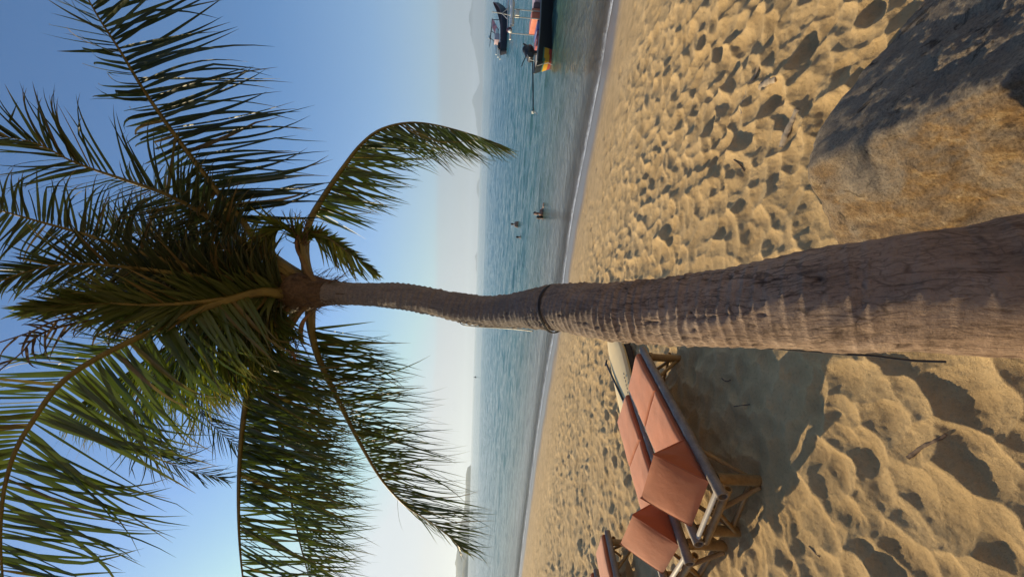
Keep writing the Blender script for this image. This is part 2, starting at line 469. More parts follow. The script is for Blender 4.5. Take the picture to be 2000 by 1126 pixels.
hills('hills', 19500, [(-420, 20), (-300, 38), (-180, 34), (-60, 26), (0, 25), (40, 30), (75, 28), (105, 17), (140, 9), (165, 8), (185, 15), (205, 19), (225, 15), (260, 9), (300, 4), (322, 0)], hill_m, 1200, 11)
hills('far_island', 20500, [(350, 0), (358, 4), (372, 5), (384, 3), (390, 0)], hill_m, 500, 21)
hills('far_island', 20500, [(494, 0), (502, 5), (512, 3), (526, 4), (536, 0)], hill_m, 500, 31)
hills('headland', 5600, [(908, 0), (914, 6), (925, 8), (960, 9), (1000, 13), (1040, 20), (1080, 26), (1120, 25), (1200, 32), (1320, 60), (1500, 90)], hill_m, 900, 41)
hills('headland', 3100, [(1050, 0), (1066, 5), (1085, 7), (1110, 12), (1140, 12), (1250, 22), (1500, 40)], hill_m, 300, 51)

def make_bounce_slope():  # unseen slope behind the camera, added to block sky and bounce warm light
    yy = np.linspace(-1, 1, 121); rows = 30; V = []
    for j in range(rows):
        t = j / (rows - 1); R = 15 + 40 * t; a = math.pi + yy * 1.35
        x, y = R * np.sin(a) + 2, R * np.cos(a) - 1
        h = 1.2 + 26 * np.sin(np.clip(t * 1.4, 0, 1) * math.pi / 2) + 5 * (fbm(x * .2, y * .2, 131) - .5) + 2.4 * (fbm(x * .9, y * .9, 133) - .5)
        V.append(np.stack([x, y, h if j else np.full_like(x, .6)], 1))
    V = np.array(V); n, k = V.shape[:2]; idx = np.arange(n * k).reshape(n, k)
    q = np.stack([idx[:-1, :-1], idx[:-1, 1:], idx[1:, 1:], idx[1:, :-1]], -1).reshape(-1, 4)
    tag(link('unseen_bounce_slope', np_mesh('unseen_bounce_slope', V.reshape(-1, 3), q), simple('warm_bounce_earth', (.31, .225, .14), .95, .35, .6)), kind='structure')
make_bounce_slope()

# ---------------------------------------------------------------- haze
def make_haze():
    mb = MB(); mb.box((0, 0, 260), (48000, 48000, 530)); o = mb.build('haze', None, smooth=False)
    mt = bpy.data.materials.new('haze_air'); mt.use_nodes = True; t = mt.node_tree; t.nodes.clear()
    ou = t.nodes.new('ShaderNodeOutputMaterial'); v = t.nodes.new('ShaderNodeVolumePrincipled')
    v.inputs['Color'].default_value = (.80, .90, 1, 1); v.inputs['Density'].default_value = 7.5e-5; v.inputs['Anisotropy'].default_value = .3
    t.links.new(v.outputs[0], ou.inputs['Volume']); o.data.materials.append(mt)
    tag(o, 'pale sea haze hanging over the water', 'haze', kind='stuff')
make_haze()

# ---------------------------------------------------------------- palm tree
def leaf_mat(name, lo, hi, tr, tip=None):
    M = NM(name); o = M.obj(); nz = M.noise(o, 1.4, 3); lf = M.attr('leaf'); al = M.attr('along')
    c = M.ramp(M.math('ADD', M.math('MULTIPLY', nz, .5), M.math('MULTIPLY', lf, .5)), [(.25, lo), (.75, hi)])
    c = M.mix(M.math('MULTIPLY', M.rng(al, .72, 1, 0, 1), M.rng(lf, .35, .8, 0, .9)), c, tip or (.20, .14, .06))
    c = M.mix(M.rng(lf, .90, .94, 0, .8), c, (.15, .10, .04)); M.color(c); M.rough(.42); M.p.inputs['Specular IOR Level'].default_value = .45
    t = M.n('ShaderNodeBsdfTranslucent'); M.l(M.mix(1, c, tr, 'MULTIPLY'), t.inputs[0])
    mx = M.n('ShaderNodeMixShader'); mx.inputs[0].default_value = .26
    M.l(M.p.outputs[0], mx.inputs[1]); M.l(t.outputs[0], mx.inputs[2]); M.l(mx.outputs[0], M.out.inputs[0])
    return M.m
LEAF = {'green': leaf_mat('palm_leaf_green', (.034, .058, .016), (.092, .125, .032), (1.25, 1.4, .7)),
        'dark': leaf_mat('palm_leaf_dark', (.022, .036, .018), (.05, .068, .028), (1.1, 1.2, .8)),
        'yellow': leaf_mat('palm_leaf_yellow_sunlit', (.07, .10, .02), (.17, .19, .035), (1.8, 2.0, .7), (.32, .22, .06)),  # young fronds' own yellow; also paints sunlight on two left-hand fronds
        'dry': leaf_mat('palm_leaf_dry', (.07, .055, .05), (.16, .12, .085), (1.3, 1.2, 1.0))}
STALK = simple('palm_stalk', (.135, .11, .035), .5, .35, 7, bump=.2)
STALKB = simple('palm_stalk_brown', (.13, .085, .04), .6, .35, 7, bump=.2)
FIBRE = simple('coir_fibre', (.10, .065, .04), .9, .5, 30, bump=.4)
SPATHE = simple('dry_spathe', (.15, .085, .05), .7, .35, 12, bump=.3)

_DO = [1.93, 2.1, 2.31, 2.58, 2.83, 3.10, 3.36, 3.68, 4.02, 4.2, 4.34, 4.57, 4.75, 4.88]
_DN = [1.15, 1.3, 1.47, 1.70, 1.93, 2.20, 2.42, 2.70, 3.00, 3.15, 3.27, 3.46, 3.65, 3.80]
def tr(x, y, D, side=0):
    return at(x, y, float(np.interp(D, _DO, _DN)))
def fr(x, y, D):
    return at(x, y, D * .778)
_b = at(2000, 556, 1.325); _d = (_b - at(1900, 566, 1.395)).normalized()
ROOT = [_b + _d * .2, _b + _d * .40 + Vector((0, -.02, -.05)), _b + _d * .6 + Vector((0, -.02, -.16))]
palm = empty('palm_tree', (ROOT[1].x, ROOT[1].y, gz(ROOT[1].x, ROOT[1].y)), 'tall coconut palm with a ringed grey trunk leaning over the sand towards the sea', 'palm tree')
PB = palm.location.copy()

def reparent(o, p):
    o.parent = p; o.matrix_parent_inverse = Matrix.Translation(-PB) if p is palm else Matrix.Identity(4)
    return o

TR = [(2000, 556, 1.325, .233), (1900, 566, 1.395, .226), (1800, 571, 1.48, .224), (1700, 577, 1.585, .224), (1600, 585, 1.70, .222), (1450, 598, 1.93, .203),
      (1300, 607, 2.2, .183), (1200, 609.5, 2.42, .172), (1100, 601, 2.70, .158), (1050, 603, 2.85, .144), (1000, 607, 3.0, .124), (950, 608, 3.15, .114), (900, 600.5, 3.27, .112), (850, 590, 3.37, .110),
      (800, 580.5, 3.46, .110), (750, 576, 3.56, .104), (700, 573.5, 3.65, .100), (650, 571, 3.74, .108), (615, 570, 3.80, .115), (570, 566, 3.85, .095), (520, 562, 3.88, .06)]

def make_trunk():
    C = np.array([[*p] for p in reversed(ROOT)] + [[*at(x, y, D)] for x, y, D, r in TR]); rad = np.array([.275, .25, .235] + [t[3] for t in TR])
    n = 900; K = 120
    P = catmull(np.c_[C, rad], n); R0 = P[:, 3]; P = P[:, :3]
    t = np.gradient(P, axis=0); t /= np.linalg.norm(t, axis=1)[:, None]
    s = np.r_[0, np.cumsum(np.linalg.norm(np.diff(P, axis=0), axis=1))]
    ref = np.array([0, -1., 0]); u = ref - t * (t @ ref)[:, None]; u /= np.linalg.norm(u, axis=1)[:, None]; v = np.cross(t, u)
    th = np.linspace(0, 2 * math.pi, K + 1); V = []
    TH, S = np.meshgrid(th, s); cs, sn = np.cos(TH), np.sin(TH)
    # ring scars: uneven steps, closer together higher up
    ss = S + .018 * (fbm(cs * 1.5 + 7, S * 3 + sn * 1.5, 91) - .5) * 2 + .012 * sn
    ph = ss / (.088 - .012 * np.clip(S, 0, 3)); fr = ph - np.floor(ph); idx = np.floor(ph)
    amp = .35 + hash2(idx, idx * 0, 5)
    up = np.clip((S - .9) / 1.2, .25, 1)
    ring = (np.clip(fr / .8, 0, 1) ** 2 - np.clip((fr - .8) / .2, 0, 1)) * .0095 * amp * up
    lump = .012 * (fbm(cs * 2 + 3, S * 4 + sn * 2, 95) - .5) * 2 + .02 * (fbm(cs * .8, S * 1.4 + sn, 99) - .5)
    crack = -.006 * np.clip((fbm(TH * 9 + 4 * fbm(S * 4, TH * 2, 77), S * 5, 111, 3) - .60) / .1, 0, 1)
    notch = np.zeros_like(S); rr = np.random.default_rng(3)
    for k in range(150):
        s0 = rr.uniform(.1, 3.2); a0 = rr.uniform(0, 6.28); wS, wA = rr.uniform(.006, .028), rr.uniform(.02, .06)
        da = (TH - a0 + math.pi) % (2 * math.pi) - math.pi
        notch -= rr.uniform(.004, .014) * np.exp(-((S - s0) / wS) ** 2 - (da / wA) ** 2)
    da = (TH - .10 + math.pi) % (2 * math.pi) - math.pi                     # the knob low on the trunk
    knob = .034 * np.exp(-(((S - .655) / .020) ** 2 + (da / .085) ** 2) ** 2)
    R = R0[:, None] + knob + ring * np.clip(R0[:, None] / .12, .8, 1.25) + lump * R0[:, None] / .16 + crack + notch
    R[:, -1] = R[:, 0]
    Vv = P[:, None, :] + (u[:, None, :] * cs[..., None] + v[:, None, :] * sn[..., None]) * R[..., None]
    ix = np.arange(n * (K + 1)).reshape(n, K + 1)
    q = np.stack([ix[:-1, :-1], ix[:-1, 1:], ix[1:, 1:], ix[1:, :-1]], -1).reshape(-1, 4)
    me = np_mesh('trunk', Vv.reshape(-1, 3), q)
    tc = np.stack([cs * .16, sn * .16, S], -1).reshape(-1, 3); add_vattr(me, 'bark', tc)
    add_attr(me, 'ringf', fr * np.clip(up * 1.15, 0, 1)); add_attr(me, 'notch', -notch * 90 - crack * 60 + knob * 22)
    M = NM('palm_bark'); b = M.attr('bark', True); f = M.attr('ringf'); nt_ = M.attr('notch')
    n1 = M.noise(M.map(b, (6, 6, 2)), 1.5, 5, .6)
    n2 = M.noise(M.map(b, (48, 48, 7)), 1.6, 6, .72)
    n3 = M.noise(b, 60, 5, .7)
    c = M.ramp(n1, [(.28, (.20, .14, .10)), (.5, (.38, .275, .20)), (.72, (.50, .385, .29))])
    c = M.mix(.75, c, M.ramp(n2, [(.34, (.16, .12, .10)), (.45, (.95, .93, .91)), (.7, (1.1, 1.07, 1.04))]), 'MULTIPLY')
    wob = M.n('ShaderNodeVectorMath', operation='MULTIPLY_ADD'); nv = M.n('ShaderNodeTexNoise'); nv.inputs['Scale'].default_value = 14; M.l(b, nv.inputs['Vector'])
    M.l(nv.outputs['Color'], wob.inputs[0]); wob.inputs[1].default_value = (.03, .03, .05); M.l(b, wob.inputs[2])
    vc = M.voro(M.map(wob.outputs[0], (34, 34, 5.5)), 1.0, 'DISTANCE_TO_EDGE'); vc2 = M.voro(M.map(wob.outputs[0], (80, 80, 16)), 1.0, 'DISTANCE_TO_EDGE')
    msk = M.rng(M.noise(M.map(b, (9, 9, 4)), 1.3, 3), .42, .58); msk2 = M.rng(M.noise(M.map(b, (7, 7, 6)), 2.1, 3), .45, .6)
    ck = M.math('MULTIPLY', M.rng(vc, .015, .07, 1, 0), msk); ck2 = M.math('MULTIPLY', M.rng(vc2, .02, .09, .7, 0), msk2)
    ck = M.math('MAXIMUM', ck, ck2); c = M.mix(M.math('MULTIPLY', ck, .65), c, (.05, .036, .03))
    c = M.mix(.6, c, M.ramp(n3, [(.3, (.5, .46, .44)), (.5, (1, 1, 1)), (.8, (1.12, 1.1, 1.08))]), 'MULTIPLY')
    c = M.mix(M.rng(f, .82, 1.0, 0, .45), c, (.085, .065, .055))
    c = M.mix(M.rng(nt_, .1, .9, 0, .9), c, (.035, .026, .022))
    sepz = M.n('ShaderNodeSeparateXYZ'); M.l(b, sepz.inputs[0])
    c = M.mix(M.rng(sepz.outputs[2], 2.0, 2.9, 0, .75), c, M.ramp(n3, [(.3, (.13, .125, .12)), (.7, (.25, .24, .23))]))
    low = M.rng(sepz.outputs[2], .2, 1.35, .75, 0)
    c = M.mix(M.math('MULTIPLY', low, M.rng(n1, .3, .6, .45, 1)), c, (.27, .155, .085)); M.color(c); M.rough(.88)
    M.p.inputs['Specular IOR Level'].default_value = .2
    bb = M.bump(n2, .8, .02); bb = M.bump(ck, -.9, .012, bb); M.bump(n3, .7, .008, bb)
    o = link('trunk', me, M.m); reparent(o, palm)
    # the sawn branch stub low on the trunk
make_trunk()

def img(r, d, t):
    """a direction given as photo right / photo down / towards the viewer, turned into the world"""
    return np.array((-CU * r - CR * d - _F * t).normalized())

def frond(pts, n=70, L=.8, bare=.2, droop=.5, ang=(78, 32), A=(1, 0, 0), B=(-1, 0, 0), sides=(1, 1), wind=(0, 0, 0), mat='green', rad=.04, wid=.022,
          skip=.03, curl=0, seed=1, stalk=None, torn=(), mess=.09):
    """one pinnate leaf: photo pixels + depth for its midrib; A and B are the ways its two rows of leaflets point"""
    rr = np.random.default_rng(seed)
    L *= 1.43; wid *= 1.43; rad *= 1.40
    P = catmull([[*fr(x, y, D)] for x, y, D in pts], 160); M_ = len(P)
    T = np.gradient(P, axis=0); T /= np.linalg.norm(T, axis=1)[:, None]
    AB = (img(*A), img(*B))
    wind = np.array(wind, float); V = []; Fc = []; lf = []; al = []
    seg = 8
    for i in range(n):
        clump = rr.normal(0, .06)
        for sd in (0, 1):
            if sides[sd] == 0 or rr.random() < skip: continue
            uu = (i + rr.uniform(-.3, .3) + (.5 if sd else 0)) / n; uu = min(max(uu, 0), .999)
            if any(a < uu < b and rr.random() < pr for a, b, pr in torn): continue
            sp = bare + (1 - bare) * uu; k = sp * (M_ - 1); k0 = int(k); fk = k - k0; k1 = min(k0 + 1, M_ - 1)
            p = P[k0] * (1 - fk) + P[k1] * fk; t = T[k0]
            s_ = AB[sd] + rr.normal(0, mess, 3); s_ = s_ - t * (s_ @ t); s_ /= np.linalg.norm(s_) + 1e-9
            nn = np.cross(t, s_); nn = nn if nn @ img(0, 0, 1) > 0 else -nn
            a = math.radians(ang[0] + (ang[1] - ang[0]) * uu ** 1.1 + rr.normal(0, 4) + clump * 60)
            ll = L * (.60 + .40 * math.sin(math.pi * min(1, uu * .9 + .12))) * (1 - 1.6 * max(0, uu - .72)) * rr.uniform(.82, 1.08) * sides[sd]
            d = t * math.cos(a) + s_ * math.sin(a)
            tw = rr.normal(.25, .45); w0 = t - d * (t @ d); w0 /= np.linalg.norm(w0) + 1e-9
            q = np.cross(d, w0); wv = w0 * math.cos(tw) + q * math.sin(tw)
            lr = rr.random(); dr = droop * rr.uniform(.4, 1.7); wd = wid * rr.uniform(.75, 1.2) * (1 - .35 * uu)
            kink = rr.integers(3, 7) if rr.random() < .16 else -1
            base = len(V); cu = curl * rr.uniform(.4, 1.7); tipn = rr.normal(0, .10, 3)
            for j in range(seg + 1):
                f = j / seg
                wf = min(1, .5 + f * 4) * (1 - f ** 1.5) ** .85 if j < seg else .03
                wv = wv - d * (wv @ d); wv /= np.linalg.norm(wv) + 1e-9
                up = np.cross(d, wv); up = up if up @ nn > 0 else -up
                hw = wv * (wd * .5 * wf)
                V += [p - hw, p - up * (wd * .2 * wf), p + hw]; lf += [lr] * 3; al += [f] * 3
                p = p + d * (ll / seg)
                d = d + np.array([0, 0, -1.]) * (dr * .17 * (.2 + 2.0 * f * f)) + wind * .10 * (.2 + f) + tipn * f
                if j == kink: d = d + np.array([rr.normal(0, .35), rr.normal(0, .35), -.8])
                if cu: d = d + (-t * .5 - s_ * .55) * cu * f * f
                d /= np.linalg.norm(d)
            for j in range(seg):
                b = base + j * 3
                Fc += [(b, b + 1, b + 4, b + 3), (b + 1, b + 2, b + 5, b + 4)]
    me = np_mesh('frond', np.array(V), np.array(Fc)); add_attr(me, 'leaf', lf); add_attr(me, 'along', al)
    o = link('frond', me, LEAF[mat]); reparent(o, palm)
    mb = MB(); idx = np.linspace(0, M_ - 1, 48).astype(int)
    rads = [max(.004, rad * (1.25 - .55 * min(1, f / .12) if f < .12 else .68 * (1 - (f - .12) / .88) ** 1.35 + .05)) for f in idx / (M_ - 1)]
    mb.tube([P[i] for i in idx], rads, 8, flat=.75)
    st = mb.build('stalk', STALK if stalk is None else stalk); st.parent = o
    return o

# big frond reaching up to the right
frond([(598, 548, 4.93), (548, 512, 4.85), (500, 470, 4.78), (466, 422, 4.72), (432, 384, 4.66), (400, 342, 4.6), (335, 255, 4.5), (280, 175, 4.4), (235, 100, 4.3), (190, 30, 4.22), (150, -45, 4.15), (128, -110, 4.1)],
      n=88, L=.84, bare=.24, droop=.55, ang=(122, 80), A=(1, -.12, .05), B=(.3, .9, .8), sides=(1, .5), mat='dark', rad=.046, wid=.027, seed=11, wind=(.10, 0, 0), torn=((.55, 1, .18),))
# frond rising behind it whose tip flips over
frond([(585, 545, 4.93), (500, 492, 4.7), (420, 432, 4.5), (330, 382, 4.25), (240, 350, 4.0), (180, 330, 3.85), (130, 310, 3.7), (90, 288, 3.6), (40, 272, 3.5), (-40, 262, 3.4)],
      n=92, L=.40, bare=.3, droop=.4, ang=(72, 30), A=(.1, -1, .5), B=(.25, .9, .5), mat='dark', rad=.042, wid=.018, seed=12, torn=((.30, .62, .6),))
# fronds sweeping back over the camera, seen from below
frond([(575, 548, 4.93), (480, 532, 4.6), (373, 521, 4.3), (266, 491, 4.0), (160, 456, 3.7), (71, 431, 3.45), (-10, 408, 3.2), (-120, 380, 2.9)],
      n=100, L=.33, bare=.16, droop=.1, ang=(86, 66), A=(0, -1, .15), B=(0, 1, .15), sides=(1, 1), mat='dark', rad=.036, wid=.017, seed=13, curl=.55)
frond([(575, 552, 4.93), (480, 545, 4.5), (370, 536, 4.1), (250, 522, 3.75), (140, 515, 3.4), (60, 528, 3.2), (-20, 556, 3.0)],
      n=76, L=.30, bare=.14, droop=.3, ang=(66, 26), A=(.1, -.8, .5), B=(0, 1, .3), mat='dark', rad=.036, wid=.019, seed=14)
frond([(580, 565, 4.93), (500, 575, 4.5), (400, 588, 4.05), (300, 595, 3.7), (200, 592, 3.4), (120, 596, 3.2), (62, 604, 3.1)],
      n=96, L=.30, bare=.1, droop=.3, ang=(48, 12), A=(0, -1, .3), B=(0, 1, .4), mat='green', rad=.034, wid=.032, seed=15)
frond([(575, 556, 4.93), (470, 552, 4.75), (360, 558, 4.5), (250, 575, 4.3), (150, 585, 4.1)],
      n=76, L=.45, bare=.12, droop=.7, ang=(66, 28), A=(.4, -.7, .4), B=(.4, 1, .2), mat='dark', rad=.036, wid=.022, seed=16)
frond([(575, 556, 4.95), (490, 535, 5.1), (400, 500, 5.25), (320, 470, 5.35), (240, 450, 5.4), (170, 440, 5.4)],
      n=80, L=.48, bare=.16, droop=.7, ang=(78, 42), A=(.5, -.9, 0), B=(.3, 1, .2), mat='dark', rad=.036, wid=.021, seed=17)
frond([(580, 552, 4.95), (500, 510, 5.2), (430, 450, 5.5), (350, 400, 5.7), (290, 372, 5.8), (240, 350, 5.75)],
      n=76, L=.46, bare=.18, droop=.8, ang=(78, 42), A=(.8, -.7, 0), B=(.3, 1, .2), mat='dark', rad=.036, wid=.021, seed=18)
# large near frond arching over to the lower left of the picture
frond([(585, 578, 4.93), (545, 573, 4.7), (508, 570, 4.5), (450, 585, 4.25), (391, 605, 4.0), (320, 637, 3.75), (249, 669, 3.5), (190, 699, 3.3), (142, 729, 3.15), (103, 765, 3.03), (64, 822, 2.93), (32, 875, 2.87), (10, 946, 2.82), (2, 1015, 2.8), (2, 1080, 2.8), (8, 1150, 2.82), (22, 1230, 2.86)],
      n=124, L=.70, bare=.16, droop=.25, ang=(80, 66), A=(.86, .42, -.1), B=(-.75, .2, .6), sides=(1, .5), mat='green', rad=.036, wid=.025, seed=21)
# two fronds hanging out to the left, one behind the other
frond([(600, 585, 4.93), (570, 600, 4.9), (540, 622, 4.87), (512, 662, 4.83), (494, 715, 4.8), (481, 780, 4.75), (471, 860, 4.7), (466, 960, 4.66), (468, 1060, 4.64), (478, 1150, 4.62), (500, 1240, 4.6)],
      n=150, L=.86, bare=.2, droop=.5, ang=(82, 55), A=(1, .02, .1), B=(.75, .0, -.7), sides=(1, .95), mat='green', rad=.046, wid=.024, seed=22, wind=(-.18, 0, 0), torn=((.50, .90, .42),))
frond([(590, 590, 4.98), (560, 640, 5.1), (540, 720, 5.25), (545, 820, 5.4), (560, 920, 5.5), (577, 1020, 5.55), (604, 1126, 5.6), (640, 1220, 5.6)],
      n=130, L=.70, bare=.15, droop=.6, ang=(76, 44), A=(1, .05, .1), B=(.7, .1, -.7), mat='green', rad=.036, wid=.021, seed=23, wind=(-.2, 0, 0))
# frond drooping away to the left, its tip over the horizon
frond([(606, 588, 4.95), (607, 630, 5.05), (613, 668, 5.15), (630, 717, 5.3), (670, 800, 5.55), (706, 870, 5.7), (745, 935, 5.85), (790, 985, 5.95), (834, 1014, 6.0), (872, 1042, 6.05), (906, 1076, 6.1)],
      n=136, L=.84, bare=.08, droop=.35, ang=(80, 26), A=(1, -.15, .1), B=(.45, .75, -.5), sides=(1, .8), mat='green', rad=.042, wid=.021, seed=24, wind=(-.15, 0, 0))
# frond to the right, bending down over the sea
frond([(606, 552, 4.95), (598, 520, 5.0), (597, 480, 5.1), (606, 430, 5.25), (636, 378, 5.4), (670, 328, 5.55), (704, 284, 5.7), (742, 254, 5.8), (795, 240, 5.9), (850, 244, 6.0), (920, 262, 6.05), (982, 284, 6.1)],
      n=116, L=.66, bare=.22, droop=.4, ang=(84, 18), A=(.8, .6, .1), B=(.55, .6, -.6), sides=(1, .8), mat='green', rad=.044, wid=.021, seed=25, wind=(-.15, 0, 0))
# short young fronds between
frond([(606, 545, 4.9), (598, 512, 4.85), (592, 480, 4.82), (604, 455, 4.8), (636, 462, 4.78), (682, 494, 4.78), (735, 530, 4.8)],
      n=64, L=.25, bare=.3, droop=.4, ang=(56, 14), A=(.5, 1, .1), B=(.7, -.3, .5), sides=(1, .5), mat='yellow', rad=.03, wid=.022, seed=26)
frond([(600, 548, 4.88), (592, 500, 4.8), (582, 460, 4.76), (552, 440, 4.74), (526, 460, 4.73), (508, 498, 4.72)],
      n=56, L=.22, bare=.4, droop=.4, ang=(60, 18), A=(.7, .7, .1), B=(-.3, -.3, .8), mat='yellow', rad=.028, wid=.024, seed=27)
# fronds leaning away to the left behind
frond([(590, 580, 5.0), (520, 615, 5.3), (450, 670, 5.7), (405, 735, 6.0), (388, 795, 6.2), (420, 835, 6.3), (465, 873, 6.35)],
      n=80, L=.52, bare=.2, droop=.2, ang=(70, 30), A=(1, -.2, 0), B=(-.2, 1, 0), mat='dark', rad=.036, wid=.017, seed=28)
frond([(585, 578, 5.0), (500, 605, 5.2), (400, 645, 5.4), (310, 710, 5.6), (262, 800, 5.75), (290, 880, 5.85), (360, 915, 5.9), (440, 935, 5.95)],
      n=96, L=.58, bare=.2, droop=.1, ang=(74, 22), A=(1, -.2, 0), B=(.2, 1, 0), sides=(1, .6), mat='dark', rad=.038, wid=.017, seed=29)
frond([(580, 572, 4.95), (500, 590, 4.9), (410, 625, 4.8), (320, 680, 4.7), (230, 740, 4.55), (160, 785, 4.4)],
      n=92, L=.70, bare=.14, droop=.6, ang=(72, 34), A=(.9, .5, 0), B=(.3, .6, .7), mat='yellow', rad=.04, wid=.023, seed=30, wind=(-.12, 0, 0))  # yellow leaf colour paints in the sunlit patches
frond([(580, 574, 4.95), (500, 600, 4.7), (430, 640, 4.45), (360, 690, 4.2), (310, 740, 4.05)],
      n=76, L=.56, bare=.14, droop=.6, ang=(70, 34), A=(.9, .4, 0), B=(.3, .7, .6), mat='yellow', rad=.038, wid=.021, seed=31, wind=(-.12, 0, 0))  # sunlight put into the leaf colour here too
frond([(578, 560, 4.9), (500, 548, 4.7), (420, 520, 4.55), (340, 500, 4.4), (260, 500, 4.25)],
      n=80, L=.42, bare=.1, droop=.6, ang=(72, 34), A=(.3, -1, .2), B=(.4, 1, .2), mat='dark', rad=.03, wid=.022, seed=41)
frond([(578, 568, 4.9), (500, 572, 4.6), (430, 585, 4.35), (360, 590, 4.15), (290, 610, 4.0)],
      n=80, L=.40, bare=.1, droop=.7, ang=(70, 30), A=(.3, -1, .2), B=(.5, 1, .2), mat='dark', rad=.03, wid=.022, seed=42)
frond([(582, 575, 4.95), (540, 600, 4.8), (500, 650, 4.6), (455, 705, 4.45), (420, 750, 4.35)],
      n=70, L=.42, bare=.2, droop=.7, ang=(74, 34), A=(1, .2, 0), B=(.5, .5, .6), mat='green', rad=.034, wid=.02, seed=43, wind=(-.12, 0, 0))
# dead fronds: bare stalks with a few shreds
frond([(575, 566, 4.93), (450, 580, 4.4), (320, 596, 3.9), (200, 612, 3.5), (110, 626, 3.2), (60, 648, 3.05), (0, 668, 2.95), (-60, 690, 2.9)],
      n=40, L=.22, bare=.3, droop=.8, ang=(60, 25), A=(.3, -1, .2), B=(.5, 1, .2), mat='dry', rad=.034, wid=.014, seed=32, skip=.6, stalk=STALKB)
frond([(575, 568, 4.93), (450, 590, 4.45), (320, 608, 4.0), (200, 622, 3.6), (110, 640, 3.3), (65, 662, 3.1), (40, 690, 3.0), (-30, 745, 2.9)],
      n=40, L=.22, bare=.3, droop=.8, ang=(60, 25), A=(.3, -1, .2), B=(.6, 1, .2), mat='dry', rad=.036, wid=.016, seed=33, skip=.5, stalk=STALKB)
frond([(575, 556, 4.9), (470, 545, 4.7), (370, 545, 4.5), (290, 560, 4.35), (220, 570, 4.2)],
      n=84, L=.36, bare=.2, droop=.7, ang=(75, 45), A=(.3, -1, .3), B=(.3, 1, .3), mat='dry', rad=.03, wid=.012, seed=34, curl=.5, skip=.1, stalk=STALKB)

def crown_bits():
    # shaggy fibre sheath under the crown
    A = np.array([fr(660, 571, 4.82), fr(600, 570, 4.9), fr(540, 563, 4.96), fr(440, 548, 4.9)])
    mb = MB(); rr = random.Random(4); C = catmull(A, 40)
    rad = np.interp(np.linspace(0, 1, 40), [0, .1, .4, .7, 1], [.112, .145, .18, .14, .04])
    mb.tube([C[i] for i in range(0, 40, 3)], [rad[i] * (1 + .12 * math.sin(i * 1.7)) for i in range(0, 40, 3)], 16)
    for k in range(420):
        i = rr.randrange(0, 36); p = Vector(C[i]); ax = Vector(C[min(i + 2, 39)] - C[max(i - 2, 0)]).normalized()
        a = rr.uniform(0, 6.283); u = ax.orthogonal().normalized(); v = ax.cross(u)
        o = (u * math.cos(a) + v * math.sin(a)); q = p + o * rad[i] * .97
        d = (ax * rr.choice((-1, -1, -.6, 1)) + o * rr.uniform(.1, .8)).normalized(); L = rr.uniform(.06, .22); sd = d.cross(o).normalized() * rr.uniform(.002, .007)
        q2 = q + d * L * .6 + o * .01; q3 = q + d * L + Vector((0, 0, -.03))
        mb.add([q - sd, q + sd, q2 + sd * .7, q2 - sd * .7, q3], [(0, 1, 2, 3), (3, 2, 4)])
    reparent(mb.build('crown_fibre', FIBRE), palm)
    # stubs of old stalks hugging the sheath
    for pts, r in (([(618, 552, 4.8), (600, 530, 4.78), (585, 490, 4.8), (578, 455, 4.82)], .03), ([(610, 592, 4.82), (585, 612, 4.8), (560, 660, 4.82), (542, 720, 4.86)], .024), ([(560, 545, 4.84), (500, 520, 4.75), (440, 480, 4.7)], .03)):
        mb = MB(); P = catmull([[*fr(*p)] for p in pts], 20); mb.tube(P, np.linspace(r, r * .45, 20) * 1.4, 8, flat=.7); reparent(mb.build('dead_stalk', STALKB), palm)
    # dry flower sheaths
    for pts, r in (([(565, 600, 4.84), (548, 630, 4.8), (556, 664, 4.78), (572, 692, 4.77), (580, 706, 4.77)], .034), ([(606, 610, 4.84), (592, 628, 4.8), (587, 650, 4.79), (592, 668, 4.78), (606, 672, 4.78)], .024), ([(590, 510, 4.82), (580, 480, 4.76), (584, 450, 4.75)], .022)):
        mb = MB(); P = catmull([[*fr(*p)] for p in pts], 24); f = np.linspace(0, 1, 24)
        mb.tube(P, 1.4 * r * np.clip(np.sin(math.pi * (f * .93 + .06)) ** .7, .05, 1), 10, flat=.5); reparent(mb.build('flower_sheath', SPATHE), palm)
    # twiggy flower sprays
    for (x, y, D, dirx, diry, n) in ((588, 470, 4.8, -10, -45, 34), (545, 625, 4.85, -30, 60, 60), (560, 640, 4.9, 10, 60, 30), (500, 600, 4.9, -40, 50, 50)):
        mb = MB()
        for k in range(n):
            a = [x + rr.uniform(-12, 12), y + rr.uniform(-12, 12), D + rr.uniform(-.05, .05)]
            b = [a[0] + dirx * rr.uniform(.3, .8) + rr.uniform(-22, 22), a[1] + diry * rr.uniform(.3, .7) + rr.uniform(-16, 16), D + rr.uniform(-.2, .2)]
            c = [b[0] + rr.uniform(-14, 26), b[1] + diry * rr.uniform(.1, .5) + rr.uniform(-14, 14), b[2] + rr.uniform(-.1, .1)]
            mb.tube(catmull([[*fr(*a)], [*fr(*b)], [*fr(*c)]], 6), [.005, .0045, .004, .0035, .003, .002], 4)
        reparent(mb.build('flower_spray', FIBRE), palm)
crown_bits()

